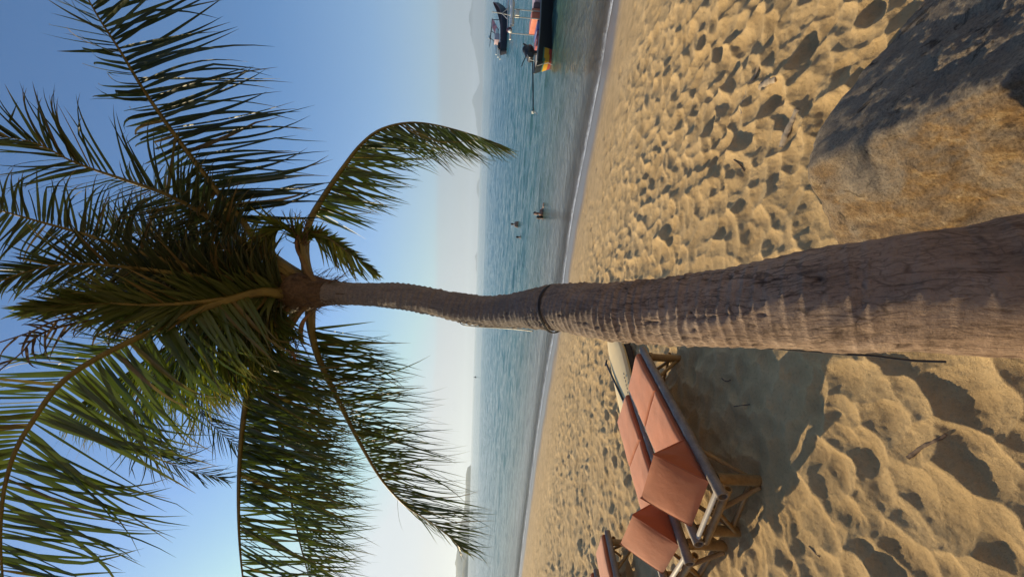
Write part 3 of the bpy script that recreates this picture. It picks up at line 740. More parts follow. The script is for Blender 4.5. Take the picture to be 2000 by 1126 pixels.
# cable on the trunk
def make_cable():
    mb = MB()
    up = [(876, 604, 4.33), (884, 612, 4.30), (897, 626, 4.26), (905, 634, 4.24), (940, 638, 4.16), (975, 640, 4.06), (1010, 642.5, 3.94), (1040, 646, 3.84)]
    mb.tube(catmull([[*tr(*p)] for p in up], 40), .0042, 6)
    mb.tube(catmull([[*tr(*p)] for p in [(884, 612, 4.30), (890, 617, 4.27), (902, 622, 4.25), (912, 632, 4.22)]], 16), .003, 5)
    # one loop tied round the trunk
    c = Vector(tr(1084, 602, 3.735)); ax = (Vector(tr(1050, 603, 3.85)) - Vector(tr(1110, 602, 3.645))).normalized()
    u = Vector((0, -1, 0)); u = (u - ax * u.dot(ax)).normalized(); v = ax.cross(u); R = .166
    for kk in (0, .011):
        mb.tube([c + ax * (kk + .006 * math.sin(3 * a)) + (u * math.cos(a) + v * math.sin(a)) * R for a in np.linspace(0, 2 * math.pi, 61)], .0045, 6)
    lo = [(1655, 692, 2.49), (1700, 694, 2.43), (1740, 699, 2.38), (1775, 703, 2.34), (1810, 705, 2.30), (1848, 706, 2.25)]
    mb.tube(catmull([[*tr(*p)] for p in lo], 30), .0045, 6)
    # hidden run behind the trunk joins the loop to the loose end
    back = [(1086, 644, 3.76), (1200, 655, 3.50), (1350, 668, 3.14), (1500, 680, 2.86), (1655, 692, 2.52)]
    mb.tube(catmull([[*tr(*p)] for p in back], 40), .004, 6)
    o = mb.build('cable', simple('black_cable', (.03, .028, .026), .5)); tag(o, 'thin black cable tied round the palm trunk with a loose end above the sand', 'cable')
make_cable()

# ---------------------------------------------------------------- boulder
def make_boulder():
    c = Vector((1.05, 1.45, .95))
    T, Rg, Rs, Lf = onz(1562, 332, 1.38), onz(2000, 132, 1.52), onz(1790, 0, .92), Vector((.345, 2.15, 1.10))
    def plane(a, b, d):
        n = (b - a).cross(d - a).normalized(); n = n if n.dot(a - c) > 0 else -n
        return n, n.dot(a - c)
    pl = [plane(T, Rg, Lf), plane(T, Rg, Rs)]
    for n, p in (((-.12, .96, .35), T), ((.55, .8, .1), (1.75, 2.0, 1.0)), ((1, -.1, .25), (2.35, 1.3, 1)), ((0, -1, .3), (1, .05, 1.2)), ((0, 0, -1), (0, 0, .5))):
        n = Vector(n).normalized(); pl.append((n, n.dot(Vector(p) - c)))
    bm = bmesh.new(); bmesh.ops.create_icosphere(bm, subdivisions=7, radius=1)
    for v in bm.verts:
        u = v.co.normalized(); s = 0
        for n, dd in pl:
            q = n.dot(u) / dd
            if q > 0: s += q ** 34
        r = s ** (-1 / 34); p = c + u * r
        k = mnoise.fractal(p * 2.2, 1, 2, 5) * .035 + mnoise.fractal(p * 9, .9, 2, 5) * .013 + mnoise.fractal(p * 45, .9, 2.1, 3) * .0045
        # shallow ledges and a crack on the weathered side
        k += .02 * (abs(mnoise.noise(Vector((p.x * 1.2, p.y * 2.2, p.z * 7)))) - .25)
        v.co = p + u * k
    me = bpy.data.meshes.new('boulder'); bm.to_mesh(me); bm.free()
    me.polygons.foreach_set('use_smooth', [True] * len(me.polygons))
    M = NM('boulder_granite'); o = M.obj()
    n1 = M.noise(M.map(o, (1, 1, 2.2)), 1.9, 6, .62, .5); n2 = M.noise(o, 9, 6, .7); n3 = M.noise(o, 80, 7, .85); n4 = M.noise(M.map(o, (1, 1, 2.2)), 7, 7, .78, .5)
    c_ = M.ramp(n2, [(.3, (.24, .195, .15)), (.55, (.35, .285, .21)), (.75, (.46, .38, .27))])
    g = M.n('ShaderNodeNewGeometry'); sp = M.n('ShaderNodeSeparateXYZ'); M.l(g.outputs['Normal'], sp.inputs[0])
    side = M.rng(sp.outputs[0], -.75, .05, 1, 0)
    rust = M.math('MULTIPLY', M.rng(n1, .36, .50), side)
    c_ = M.mix(rust, c_, M.ramp(n4, [(.34, (.07, .036, .016)), (.5, (.28, .165, .065)), (.66, (.52, .37, .19))]))
    c_ = M.mix(M.math('MULTIPLY', M.rng(n4, .62, .74), side), c_, (.48, .40, .30))
    c_ = M.mix(M.rng(M.noise(M.map(o, (1.2, 1.2, 4)), 3.4, 6, .75, 1), .56, .64, 0, .85), c_, (.07, .05, .035))
    c_ = M.mix(.7, c_, M.ramp(n3, [(.36, (.18, .15, .13)), (.5, (.95, .95, .95)), (.64, (1.45, 1.4, 1.35))]), 'MULTIPLY')
    M.color(c_); M.rough(.9); M.p.inputs['Specular IOR Level'].default_value = .25
    b = M.bump(n3, 1.0, .018); M.bump(n2, .8, .035, b)
    o = link('boulder', me, M.m); tag(o, 'big rounded granite boulder with rust brown weathered side beside the palm trunk', 'boulder')
make_boulder()

# ---------------------------------------------------------------- bamboo loungers
def bamboo_mat(name, lo, hi):
    M = NM(name); o = M.obj(); n1 = M.noise(M.map(o, (3, 3, 3)), 3, 5, .65); n2 = M.noise(o, 70, 4, .6)
    c = M.ramp(n1, [(.3, lo), (.7, hi)]); c = M.mix(.5, c, M.ramp(n2, [(.3, (.6, .57, .55)), (.6, (1, 1, 1))]), 'MULTIPLY')
    M.color(c); M.rough(.55); M.bump(n2, .25, .003); return M.m
BAM_T = bamboo_mat('weathered_bamboo', (.17, .13, .10), (.31, .245, .185))
BAM_L = bamboo_mat('tan_bamboo', (.20, .11, .035), (.36, .215, .075))
BAM_S = bamboo_mat('split_bamboo', (.42, .36, .28), (.58, .50, .40))
def fabric(name, col):
    M = NM(name); o = M.obj(); n1 = M.noise(o, 3.2, 4); n2 = M.noise(M.map(o, (1, 1, 1)), 260, 2)
    lo = tuple(x * .86 for x in col); hi = tuple(min(1, x * 1.1) for x in col)
    c = M.ramp(n1, [(.3, lo), (.7, hi)]); c = M.mix(.3, c, M.ramp(n2, [(.35, (.75, .75, .75)), (.6, (1, 1, 1))]), 'MULTIPLY'); M.color(c); M.rough(.85)
    M.p.inputs['Sheen Weight'].default_value = .25; M.bump(M.math('ADD', M.math('MULTIPLY', n1, 1.5), M.math('MULTIPLY', n2, .15)), .5, .02)
    return M.m
SALMON = fabric('salmon_canvas', (.62, .185, .066)); RUST = fabric('rust_canvas', (.43, .105, .028))

def culm(mb, a, b, r, n=14, gap=.27, seed=0):
    """a bamboo culm: a tube with swollen nodes and a hollow cut end"""
    rr = random.Random(seed); a, b = Vector(a), Vector(b); L = (b - a).length
    st = [0]; s = rr.uniform(.05, gap)
    cuts = []
    while s < L - .03: cuts.append(s); s += gap * rr.uniform(.85, 1.15)
    prof = [(0, r)]
    for c in cuts: prof += [(c - .022, r * .985), (c - .008, r * 1.07), (c, r * 1.0), (c + .008, r * 1.06), (c + .022, r * .985)]
    prof += [(L, r)]
    prof = [(0.035, r * .72), (0.0, r * .74)] + prof + [(L, r * .74), (L - .035, r * .72)]
    mb.tube([a + (b - a) * (t / L) for t, _ in prof], [q for _, q in prof], n) if False else _lathe(mb, a, b, L, prof, n)

def _lathe(mb, a, b, L, prof, n):
    t = (b - a) / L; u = t.orthogonal().normalized(); v = t.cross(u); vs = []; fs = []
    for s, q in prof: vs += [a + t * s + (u * math.cos(2 * math.pi * k / n) + v * math.sin(2 * math.pi * k / n)) * q for k in range(n)]
    m_ = len(prof)
    for i in range(m_ - 1):
        for k in range(n): fs.append((i * n + k, i * n + (k + 1) % n, (i + 1) * n + (k + 1) % n, (i + 1) * n + k))
    fs += [tuple(reversed(range(n))), tuple(range((m_ - 1) * n, m_ * n))]
    mb.add(vs, fs)

RAILZ, HALF = .375, .325
def cushion_bm(x0, x1, y0, y1, z0, z1, seed):
    """soft box: subdivided, puffed on top, rounded at the rim; top salmon, sides rust"""
    bm = bmesh.new(); bmesh.ops.create_grid(bm, x_segments=28, y_segments=20, size=.5)
    V = []; nx, ny = 29, 21; top = []; rr = 0.035
    mb = MB(); P = {}
    def zt(u, v): 
        e = min(u, 1 - u) * (x1 - x0); f = min(v, 1 - v) * (y1 - y0); q = min(e, f)
        edge = math.sqrt(max(0, 1 - (1 - min(1, q / rr)) ** 2))
        return z1 - .022 * (1 - edge) + .010 * math.sin(math.pi * u) * math.sin(math.pi * v) + .006 * mnoise.noise(Vector((u * 3 + seed, v * 3, 0)))
    for i in range(nx):
        for j in range(ny):
            u = .5 - .5 * math.cos(math.pi * i / (nx - 1)); v = .5 - .5 * math.cos(math.pi * j / (ny - 1))
            V.append((x0 + (x1 - x0) * u, y0 + (y1 - y0) * v, zt(u, v)))
    bm.free()
    fs = [(i * ny + j, (i + 1) * ny + j, (i + 1) * ny + j + 1, i * ny + j + 1) for i in range(nx - 1) for j in range(ny - 1)]
    mb.add(V, fs)
    rim = [i * ny for i in range(nx)] + [(nx - 1) * ny + j for j in range(1, ny)] + [i * ny + ny - 1 for i in range(nx - 2, -1, -1)] + [j for j in range(ny - 2, 0, -1)]
    k = len(rim); R = [V[i] for i in rim]; mb.cur = 1
    cx, cy = (x0 + x1) / 2, (y0 + y1) / 2
    rows = [R] + [[(cx + (p[0] - cx) * s, cy + (p[1] - cy) * s, z) for p in R] for s, z in ((1.012, z1 - .035), (1.015, (z0 + z1) / 2), (1.008, z0 + .012), (.985, z0))]
    vs = [p for r in rows for p in r]; fs = [(a * k + i, a * k + (i + 1) % k, (a + 1) * k + (i + 1) % k, (a + 1) * k + i) for a in range(4) for i in range(k)]
    fs.append(tuple(range(4 * k, 5 * k))); mb.add(vs, fs); mb.cur = 0
    return mb

def make_lounger():
    root = empty('sun_lounger', (0, 0, 0), 'x', 'sun lounger', 'bamboo sun loungers in a row on the sand')
    L = 2.06
    for y, sh, sd in ((-HALF, 0, 1), (HALF, .04, 2)):
        mb = MB(); culm(mb, (sh, y, RAILZ), (L + sh * .5, y, RAILZ), .045, seed=sd); mb.build('side_rail', BAM_T, root)
    # deck of split bamboo under the cushions, the end strip showing
    mb = MB()
    for i in range(31):
        x = .27 + i * .0575; mb.tube([(x, -HALF + .04, RAILZ - .012), (x, HALF - .04, RAILZ - .012)], .021, 8, flat=.5)
    mb.build('slat_deck', BAM_S, root)
    mb = MB(); mb.tube([(.075, -HALF + .02, RAILZ + .005), (.075, HALF - .03, RAILZ + .005)], .026, 10, flat=.6); mb.build('end_slat', BAM_S, root)
    mb = MB(); culm(mb, (.07, -HALF - .01, RAILZ - .075), (.07, HALF + .01, RAILZ - .075), .03, seed=5); mb.build('crossbar', BAM_L, root)
    mb = MB(); culm(mb, (L - .1, -HALF - .01, RAILZ - .075), (L - .1, HALF + .01, RAILZ - .075), .03, seed=6); mb.build('crossbar', BAM_L, root)
    for x in (.17, L - .16):
        for y in (-HALF, HALF):
            mb = MB(); culm(mb, (x, y, -.22), (x, y, RAILZ - .035), .046, seed=int(x * 10 + y * 7)); mb.build('leg', BAM_L, root)
    # braces: along each rail and across each end
    for y in (-HALF, HALF):
        yo = y * .94
        for (xa, xb) in ((.50, .20), (L - .52, L - .2)):
            mb = MB(); culm(mb, (xa, yo, RAILZ - .03), (xb, yo, .02), .02, 10, .22, 3); mb.build('brace', BAM_L, root)
    for x, o in ((.12, -1), (L - .1, 1)):
        mb = MB(); culm(mb, (x - .0, -HALF + .02, .0), (x, .02, RAILZ - .08), .02, 10, .22, 4); mb.build('brace', BAM_L, root)
        mb = MB(); culm(mb, (x + .03, HALF - .02, .0), (x + .03, -.02, RAILZ - .08), .02, 10, .22, 5); mb.build('brace', BAM_L, root)
        mb = MB(); culm(mb, (x + .05, -HALF, .05), (x + .05, HALF, .03), .022, 10, .22, 6); mb.build('stretcher', BAM_L, root)
    y0, y1 = -HALF + .055, HALF - .06
    for a, b, s in ((.52, 1.335, 1), (1.345, 2.04, 4)):
        cushion_bm(a, b, y0, y1, RAILZ + .005, RAILZ + .085, s).build('seat_cushion', [SALMON, RUST], root)
    # triangular backrest wedge
    f, c, ap = (.64, RAILZ + .03), (.17, RAILZ + .01), (.445, RAILZ + .40)
    mb = MB(); n, k = 18, 14
    def side(p, q, m_): return [(p[0] + (q[0] - p[0]) * i / m_, p[1] + (q[1] - p[1]) * i / m_) for i in range(m_)]
    loop = side(f, ap, k) + side(ap, c, k) + side(c, f, k); m3 = len(loop); gx, gz_ = (f[0] + c[0] + ap[0]) / 3, (f[1] + c[1] + ap[1]) / 3
    nrm = {0: Vector((ap[1] - f[1], f[0] - ap[0])), 1: Vector((c[1] - ap[1], ap[0] - c[0])), 2: Vector((f[1] - c[1], c[0] - f[0]))}
    rows = []
    for j in range(n + 1):
        v = j / n; y = y0 - .005 + (y1 - y0 + .03) * v; ring = []
        for i, (x, z) in enumerate(loop):
            e = i // k; t = (i % k) / k; nn = nrm[e].normalized(); nn = nn if nn.dot(Vector((x - gx, z - gz_))) > 0 else -nn
            bul = .026 * math.sin(math.pi * t) ** .8 * math.sin(math.pi * min(max(v, .0), 1)) ** .5 if e < 2 else 0
            rnd = 1 - .035 * (1 - min(1, min(t, 1 - t) * k / 1.2))
            ring.append((gx + (x - gx) * rnd + nn.x * bul, y + .006 * mnoise.noise(Vector((x * 6, z * 6, v * 9))), gz_ + (z - gz_) * rnd + nn.y * bul))
        rows.append(ring)
    vs = [p for r in rows for p in r]
    mb.add(vs, [(j * m3 + i, j * m3 + (i + 1) % m3, (j + 1) * m3 + (i + 1) % m3, (j + 1) * m3 + i) for j in range(n) for i in range(m3)])
    mb.cur = 1
    for ring, sg in ((rows[0], -1), (rows[-1], 1)):
        cen = (gx, ring[0][1] + sg * .022, gz_); mid = [(gx + (p[0] - gx) * .55, p[1] + sg * .016, gz_ + (p[2] - gz_) * .55) for p in ring]
        mb.add(ring + mid + [cen], [(i, (i + 1) % m3, m3 + (i + 1) % m3, m3 + i) for i in range(m3)] + [(m3 + i, m3 + (i + 1) % m3, 2 * m3) for i in range(m3)])
    w = mb.build('backrest_wedge', [SALMON, RUST], root)
    for y in (y0 - .006, y1 + .024):
        mb = MB(); pts = [(gx + (x - gx) * .985, y, gz_ + (z - gz_) * .985) for x, z in loop]; pts.append(pts[0])
        mb.tube(pts, .006, 6, cap=False); mb.build('piping', RUST, w)
    return root

def copy_tree(o, parent=None):
    c = o.copy(); COL.objects.link(c)
    if parent is not None: c.parent = parent
    for ch in list(o.children): copy_tree(ch, c)
    return c

def place_lounger(o, near, far):
    """near / far: the two ends of the right-hand rail"""
    a = (far - near).normalized(); l = Z.cross(a).normalized(); u = a.cross(l)
    org = near + l * HALF - u * RAILZ
    M_ = Matrix.Identity(4)
    for i in range(3): M_[i][0] = a[i]; M_[i][1] = l[i]; M_[i][2] = u[i]; M_[i][3] = org[i]
    o.matrix_world = M_
lg = make_lounger()
n1, f1 = onz(1412, 970, 1.42), onz(1255, 682, 1.30)
n2, f2 = onz(1347, 1101, 1.42), onz(1239, 778, 1.30)
f3 = onz(1186, 1037, 1.28); n3 = f3 - Vector((.50, .865, -.05)).normalized() * 2.06
f4 = onz(1164, 1112, 1.28); n4 = f4 - Vector((.50, .865, -.05)).normalized() * 2.06
labs = ['salmon cushioned bamboo lounger nearest the palm trunk, its whole length in view',
        'bamboo lounger with salmon wedge, directly behind the lounger nearest the palm',
        'bamboo lounger with only its far foot end seen, third from the palm trunk',
        'bamboo lounger with just a rail tip seen, farthest from the palm trunk']
for i, (a, b) in enumerate(((n1, f1), (n2, f2), (n3, f3), (n4, f4))):
    o = lg if i == 0 else copy_tree(lg)
    o['label'] = labs[i]; place_lounger(o, a, b)

# ---------------------------------------------------------------- paddleboard, the rack added under it and the paddle
def make_board():
    t = Vector((-.777, -.629, 0)); s = Vector((.629, -.777, 0))       # towards the tail, towards the viewer
    c0 = Vector((-1.50, 6.06, 1.10)); zt = 1.10
    g = gz(c0.x, c0.y, False)
    M_ = Matrix.Identity(4)
    for i in range(3): M_[i][0] = t[i]; M_[i][1] = s[i]; M_[i][2] = Z[i]
    M_.translation = Vector((c0.x, c0.y, zt - .12))
    cream = simple('cream_board', (.80, .62, .33), .55, .06, 3); dk = simple('dark_marks', (.04, .045, .06), .5)
    root = empty('paddleboard', (0, 0, 0), 'long cream paddleboard lying on an added low rack, with a small tail fin', 'paddleboard'); root.matrix_world = M_
    mb = MB(); n = 60; k = 16; rows = []
    for i in range(n + 1):
        u = i / n; x = .98 - 2.02 * u
        wv = .325 * (max(0, 1 - (2 * u - 1) ** 2) ** .5 if False else (1 - abs(2 * u - 1) ** 3.2) ** .62); wv = max(wv, .012)
        th = .062 * (1 - abs(2 * u - 1) ** 6) + .006; zc = .06 + .10 * max(0, u - .72) ** 2 / .078 * .6
        rows.append([(x, wv * math.cos(2 * math.pi * j / k) * (1 if abs(math.cos(2 * math.pi * j / k)) < .99 else 1), zc + th * (1 if math.sin(2 * math.pi * j / k) > 0 else -1) * abs(math.sin(2 * math.pi * j / k)) ** .55) for j in range(k)])
    mb.add([p for r in rows for p in r], [(i * k + j, i * k + (j + 1) % k, (i + 1) * k + (j + 1) % k, (i + 1) * k + j) for i in range(n) for j in range(k)])
    mb.build('hull', cream, root)
    mb = MB(); P = [(x_ + .12, 0, z_) for x_, z_ in ((.46, .118), (.50, .19), (.56, .225), (.62, .235), (.60, .19), (.62, .118))]
    mb.add([(x, -.008, z) for x, y, z in P] + [(x, .008, z) for x, y, z in P], [(0, 1, 2, 3, 4, 5), (11, 10, 9, 8, 7, 6)] + [(i, (i + 1) % 6, 6 + (i + 1) % 6, 6 + i) for i in range(6)])
    mb.build('fin', dk, root, smooth=False)
    # faded marks along the edge facing the loungers
    rr = random.Random(2)
    for i in range(8):
        mb = MB(); x = -.12 + i * .06; a = rr.uniform(-.5, .5); y = .25 - .012 * (i % 2)
        mb.box((x, y, .1250), (.036, .013, .004), Matrix.Rotation(a, 3, 'Z')); mb.box((x + .008, y, .1256), (.012, .03, .004), Matrix.Rotation(-a, 3, 'Z'))
        mb.build('edge_mark', dk, root, smooth=False)
    # low rack added under the board to make the dark shade there
    wood = simple('dark_rack_wood', (.06, .042, .03), .8, .4, 18, bump=.3)
    rk = empty('added_board_rack', (0, 0, 0), 'low rack added under the cream paddleboard to make its dark shade', 'rack'); rk.matrix_world = M_.copy()
    h = zt - .12 - g + .0
    for y in (-.24, .24): mb = MB(); mb.box((-.05, y, -.05), (1.6, .07, .09)); mb.build('beam', wood, rk, bevel=.006)
    for x in (-.75, -.05, .65):
        mb = MB(); mb.box((x, 0, -.135), (.08, .62, .07)); mb.build('cross_beam', wood, rk, bevel=.006)
        for y in (-.22, .22): mb = MB(); mb.box((x, y, -.17 - h / 2 - .1), (.07, .07, h + .2)); mb.build('leg', wood, rk, bevel=.006)
    # paddle on the deck
    pd = empty('paddle', (0, 0, 0), 'black paddle with a grey blade lying on the cream paddleboard', 'paddle'); pd.matrix_world = M_.copy()
    a = Vector((-.62, -.34, .150)); b = Vector((.28, .06, .140))
    mb = MB(); mb.tube([a, b], .016, 10); mb.build('shaft', simple('black_shaft', (.025, .025, .028), .4), pd)
    d = (b - a).normalized(); w_ = Vector((-d.y, d.x, 0))
    mb = MB(); mb.tube([a - w_ * .055, a + w_ * .055], .017, 8); mb.build('grip', simple('black_grip', (.03, .03, .03), .6), pd)
    mb = MB(); n = 14; vs = []
    for i in range(n + 1):
        u = i / n; p = b + d * (-.05 + .40 * u); wv = .10 * math.sin(math.pi * min(1, .12 + .8 * u ** .8)) ** .8
        for q, hh in ((-1, 0), (-.5, .010), (0, .018), (.5, .010), (1, 0)): vs.append(p + w_ * wv * q + Vector((0, 0, hh)))
        for q, hh in ((.5, -.008), (0, -.006), (-.5, -.008)): vs.append(p + w_ * wv * q + Vector((0, 0, hh)))
    mb.add(vs, [(i * 8 + j, i * 8 + (j + 1) % 8, (i + 1) * 8 + (j + 1) % 8, (i + 1) * 8 + j) for i in range(n) for j in range(8)] + [tuple(range(8)), tuple(range(n * 8, n * 8 + 8))])
    mb.build('blade', simple('grey_blade', (.16, .165, .175), .45), pd)
make_board()

# ---------------------------------------------------------------- driftwood and litter on the sand
DRIFT = simple('driftwood', (.36, .28, .19), .9, .3, 26, bump=.5); DRIFTD = simple('dark_driftwood', (.15, .10, .065), .9, .35, 26, bump=.5)
def stick(px, r, label, mat, flat=1.0, n=10, lift=.5):
    P = [onsand(x, y) for x, y in px]; P = [Vector((p.x, p.y, 0)) for p in P]
    C = [Vector(q) for q in catmull([[*p] for p in P], 24)]
    zs = np.array([gz(p.x, p.y) for p in C]); line = np.linspace(zs[0], zs[-1], len(C)); z = np.maximum(line, zs * .6 + line * .4) + r * .1
    mb = MB(); rr = random.Random(label)
    mb.tube([Vector((p.x, p.y, zz)) for p, zz in zip(C, z)], [r * (1 + .18 * rr.uniform(-1, 1)) * (1 - .35 * abs(i / 23 - .4)) for i in range(24)], n, flat=flat)
    o = mb.build('driftwood' if 'twig' not in label else 'twig', mat); tag(o, label, 'driftwood' if 'twig' not in label else 'twig'); return o
stick([(1521, 287), (1536, 250), (1553, 214)], .030, 'split pale driftwood board pointing at the tip of the boulder', DRIFT, .45)
stick([(1482, 170), (1500, 160), (1519, 155)], .034, 'short pale driftwood slab out among the footprints', DRIFT, .4)
stick([(1447, 222), (1455, 190), (1464, 165), (1477, 130)], .013, 'long thin pale driftwood branch lying on the footprints', DRIFT)
stick([(1772, 893), (1800, 872), (1824, 862), (1843, 848)], .011, 'dark bent stick on the lit sand in front of the loungers', DRIFTD)
stick([(1404, 738), (1411, 744), (1418, 741)], .006, 'tiny dark twig in the shade beside the lounger', DRIFTD, n=6)
stick([(1432, 793), (1445, 791), (1457, 789)], .005, 'thin straight twig on the shaded sand', DRIFTD, n=6)
stick([(1572, 1066), (1583, 1076), (1594, 1086)], .007, 'dark crooked twig at the edge of the lounger shade', DRIFTD, n=6)
stick([(1433, 312), (1442, 322), (1448, 334)], .008, 'small dark curled twig on the sunlit footprints', DRIFTD, n=6)

# ---------------------------------------------------------------- boats
def paint(name, c, r=.4): return simple(name, c, r, .12, 3)
BLK = paint('black_paint', (.018, .02, .026)); GRY = paint('grey_paint', (.22, .25, .27)); YEL = paint('yellow_paint', (.62, .34, .03)); RED = paint('red_paint', (.42, .07, .05))
GRN = paint('green_paint', (.07, .20, .15)); WHT = paint('white_paint', (.75, .74, .68)); CORAL = paint('coral_paint', (.58, .17, .10)); PLUM = paint('plum_paint', (.12, .055, .075)); BLU = paint('blue_paint', (.05, .12, .36)); PINK = paint('pink_paint', (.55, .40, .42)); STEEL = simple('steel_tube', (.45, .46, .46), .4, .1, 6, .6); MAR = paint('maroon_paint', (.22, .03, .05))

def hull_mesh(name, L, W, H, parent, mats, bands, bow=1.2, sx=0.0, stern_w=.6):
    """open wooden hull along +x; bands: (z fraction limits) -> material slot by x"""
    n, k = 60, 41; mb = MB(); rows = []
    for i in range(n + 1):
        u = i / n; x = sx + (L - sx) * u
        w_ = W / 2 * (stern_w + (1 - stern_w) * math.sin(math.pi * .5 * min(1, u / .4))) * (1 if u < .55 else max(.03, math.cos(math.pi / 2 * (u - .55) / .45) ** .8))
        top = H * (1 + .12 * (1 - min(1, u / .25)) ** 2) + bow * max(0, (u - .55) / .45) ** 2.2; bot = -.28 + (bow + H) * .72 * max(0, (u - .72) / .28) ** 2.4 + .06 * (1 - min(1, u / .1))
        ring = []
        for j in range(k):
            a = j / (k - 1) * 2 - 1; s = abs(a); y = w_ * (1 if a > 0 else -1) * min(1, s ** .45 * 1.02); z = bot + (top - bot) * s ** 1.5
            ring.append((x + (-.16 * (z / H) if u < .02 else 0), y, z))
        rows.append(ring)
    for i in range(n):
        for j in range(k - 1):
            q = [rows[i][j], rows[i][j + 1], rows[i + 1][j + 1], rows[i + 1][j]]; zc = sum(p[2] for p in q) / 4; xc = sum(p[0] for p in q) / 4
            mb.cur = bands(xc, zc); mb.add(q, [(0, 1, 2, 3)])
    mb.cur = 0
    for j in range(k // 2):
        q = [rows[0][j], rows[0][j + 1], rows[0][k - 2 - j], rows[0][k - 1 - j]]; mb.cur = bands(sx, (q[0][2] + q[1][2]) / 2); mb.add(q, [(0, 1, 2, 3)])
    mb.cur = 0
    me_o = mb.build(name, mats, parent)
    bm = bmesh.new(); bm.from_mesh(me_o.data); bmesh.ops.remove_doubles(bm, verts=bm.verts, dist=.0005); bmesh.ops.recalc_face_normals(bm, faces=bm.faces); bm.to_mesh(me_o.data); bm.free()
    return me_o, rows

def side_strip(rows, i0, i1, j, dz, th, out, parent, name, mat):
    for sgn in ((0, 1) if j is None else (j,)):
        mb = MB(); pts = []
        for i in range(i0, i1 + 1):
            p = rows[i][0 if sgn == 0 else -1]; pts.append((p[0], p[1] + (out if p[1] > 0 else -out), p[2] + dz))
        mb.tube(pts, th, 6); mb.build(name, mat, parent)

def frame_at(o, p, fwd):
    f = Vector((fwd[0], fwd[1], 0)).normalized(); l = Z.cross(f); M_ = Matrix.Identity(4)
    for i in range(3): M_[i][0] = f[i]; M_[i][1] = l[i]; M_[i][2] = Z[i]
    M_.translation = Vector(p); o.matrix_world = M_

def tube_part(parent, name, mat, pts, r, n=8):
    mb = MB()
    if isinstance(pts[0][0], (int, float)): pts = [pts]
    for q in pts: mb.tube(q, r, n)
    return mb.build(name, mat, parent)

def box_part(parent, name, mat, c, s, bev=.012):
    mb = MB(); mb.box(c, s); return mb.build(name, mat, parent, bevel=bev)

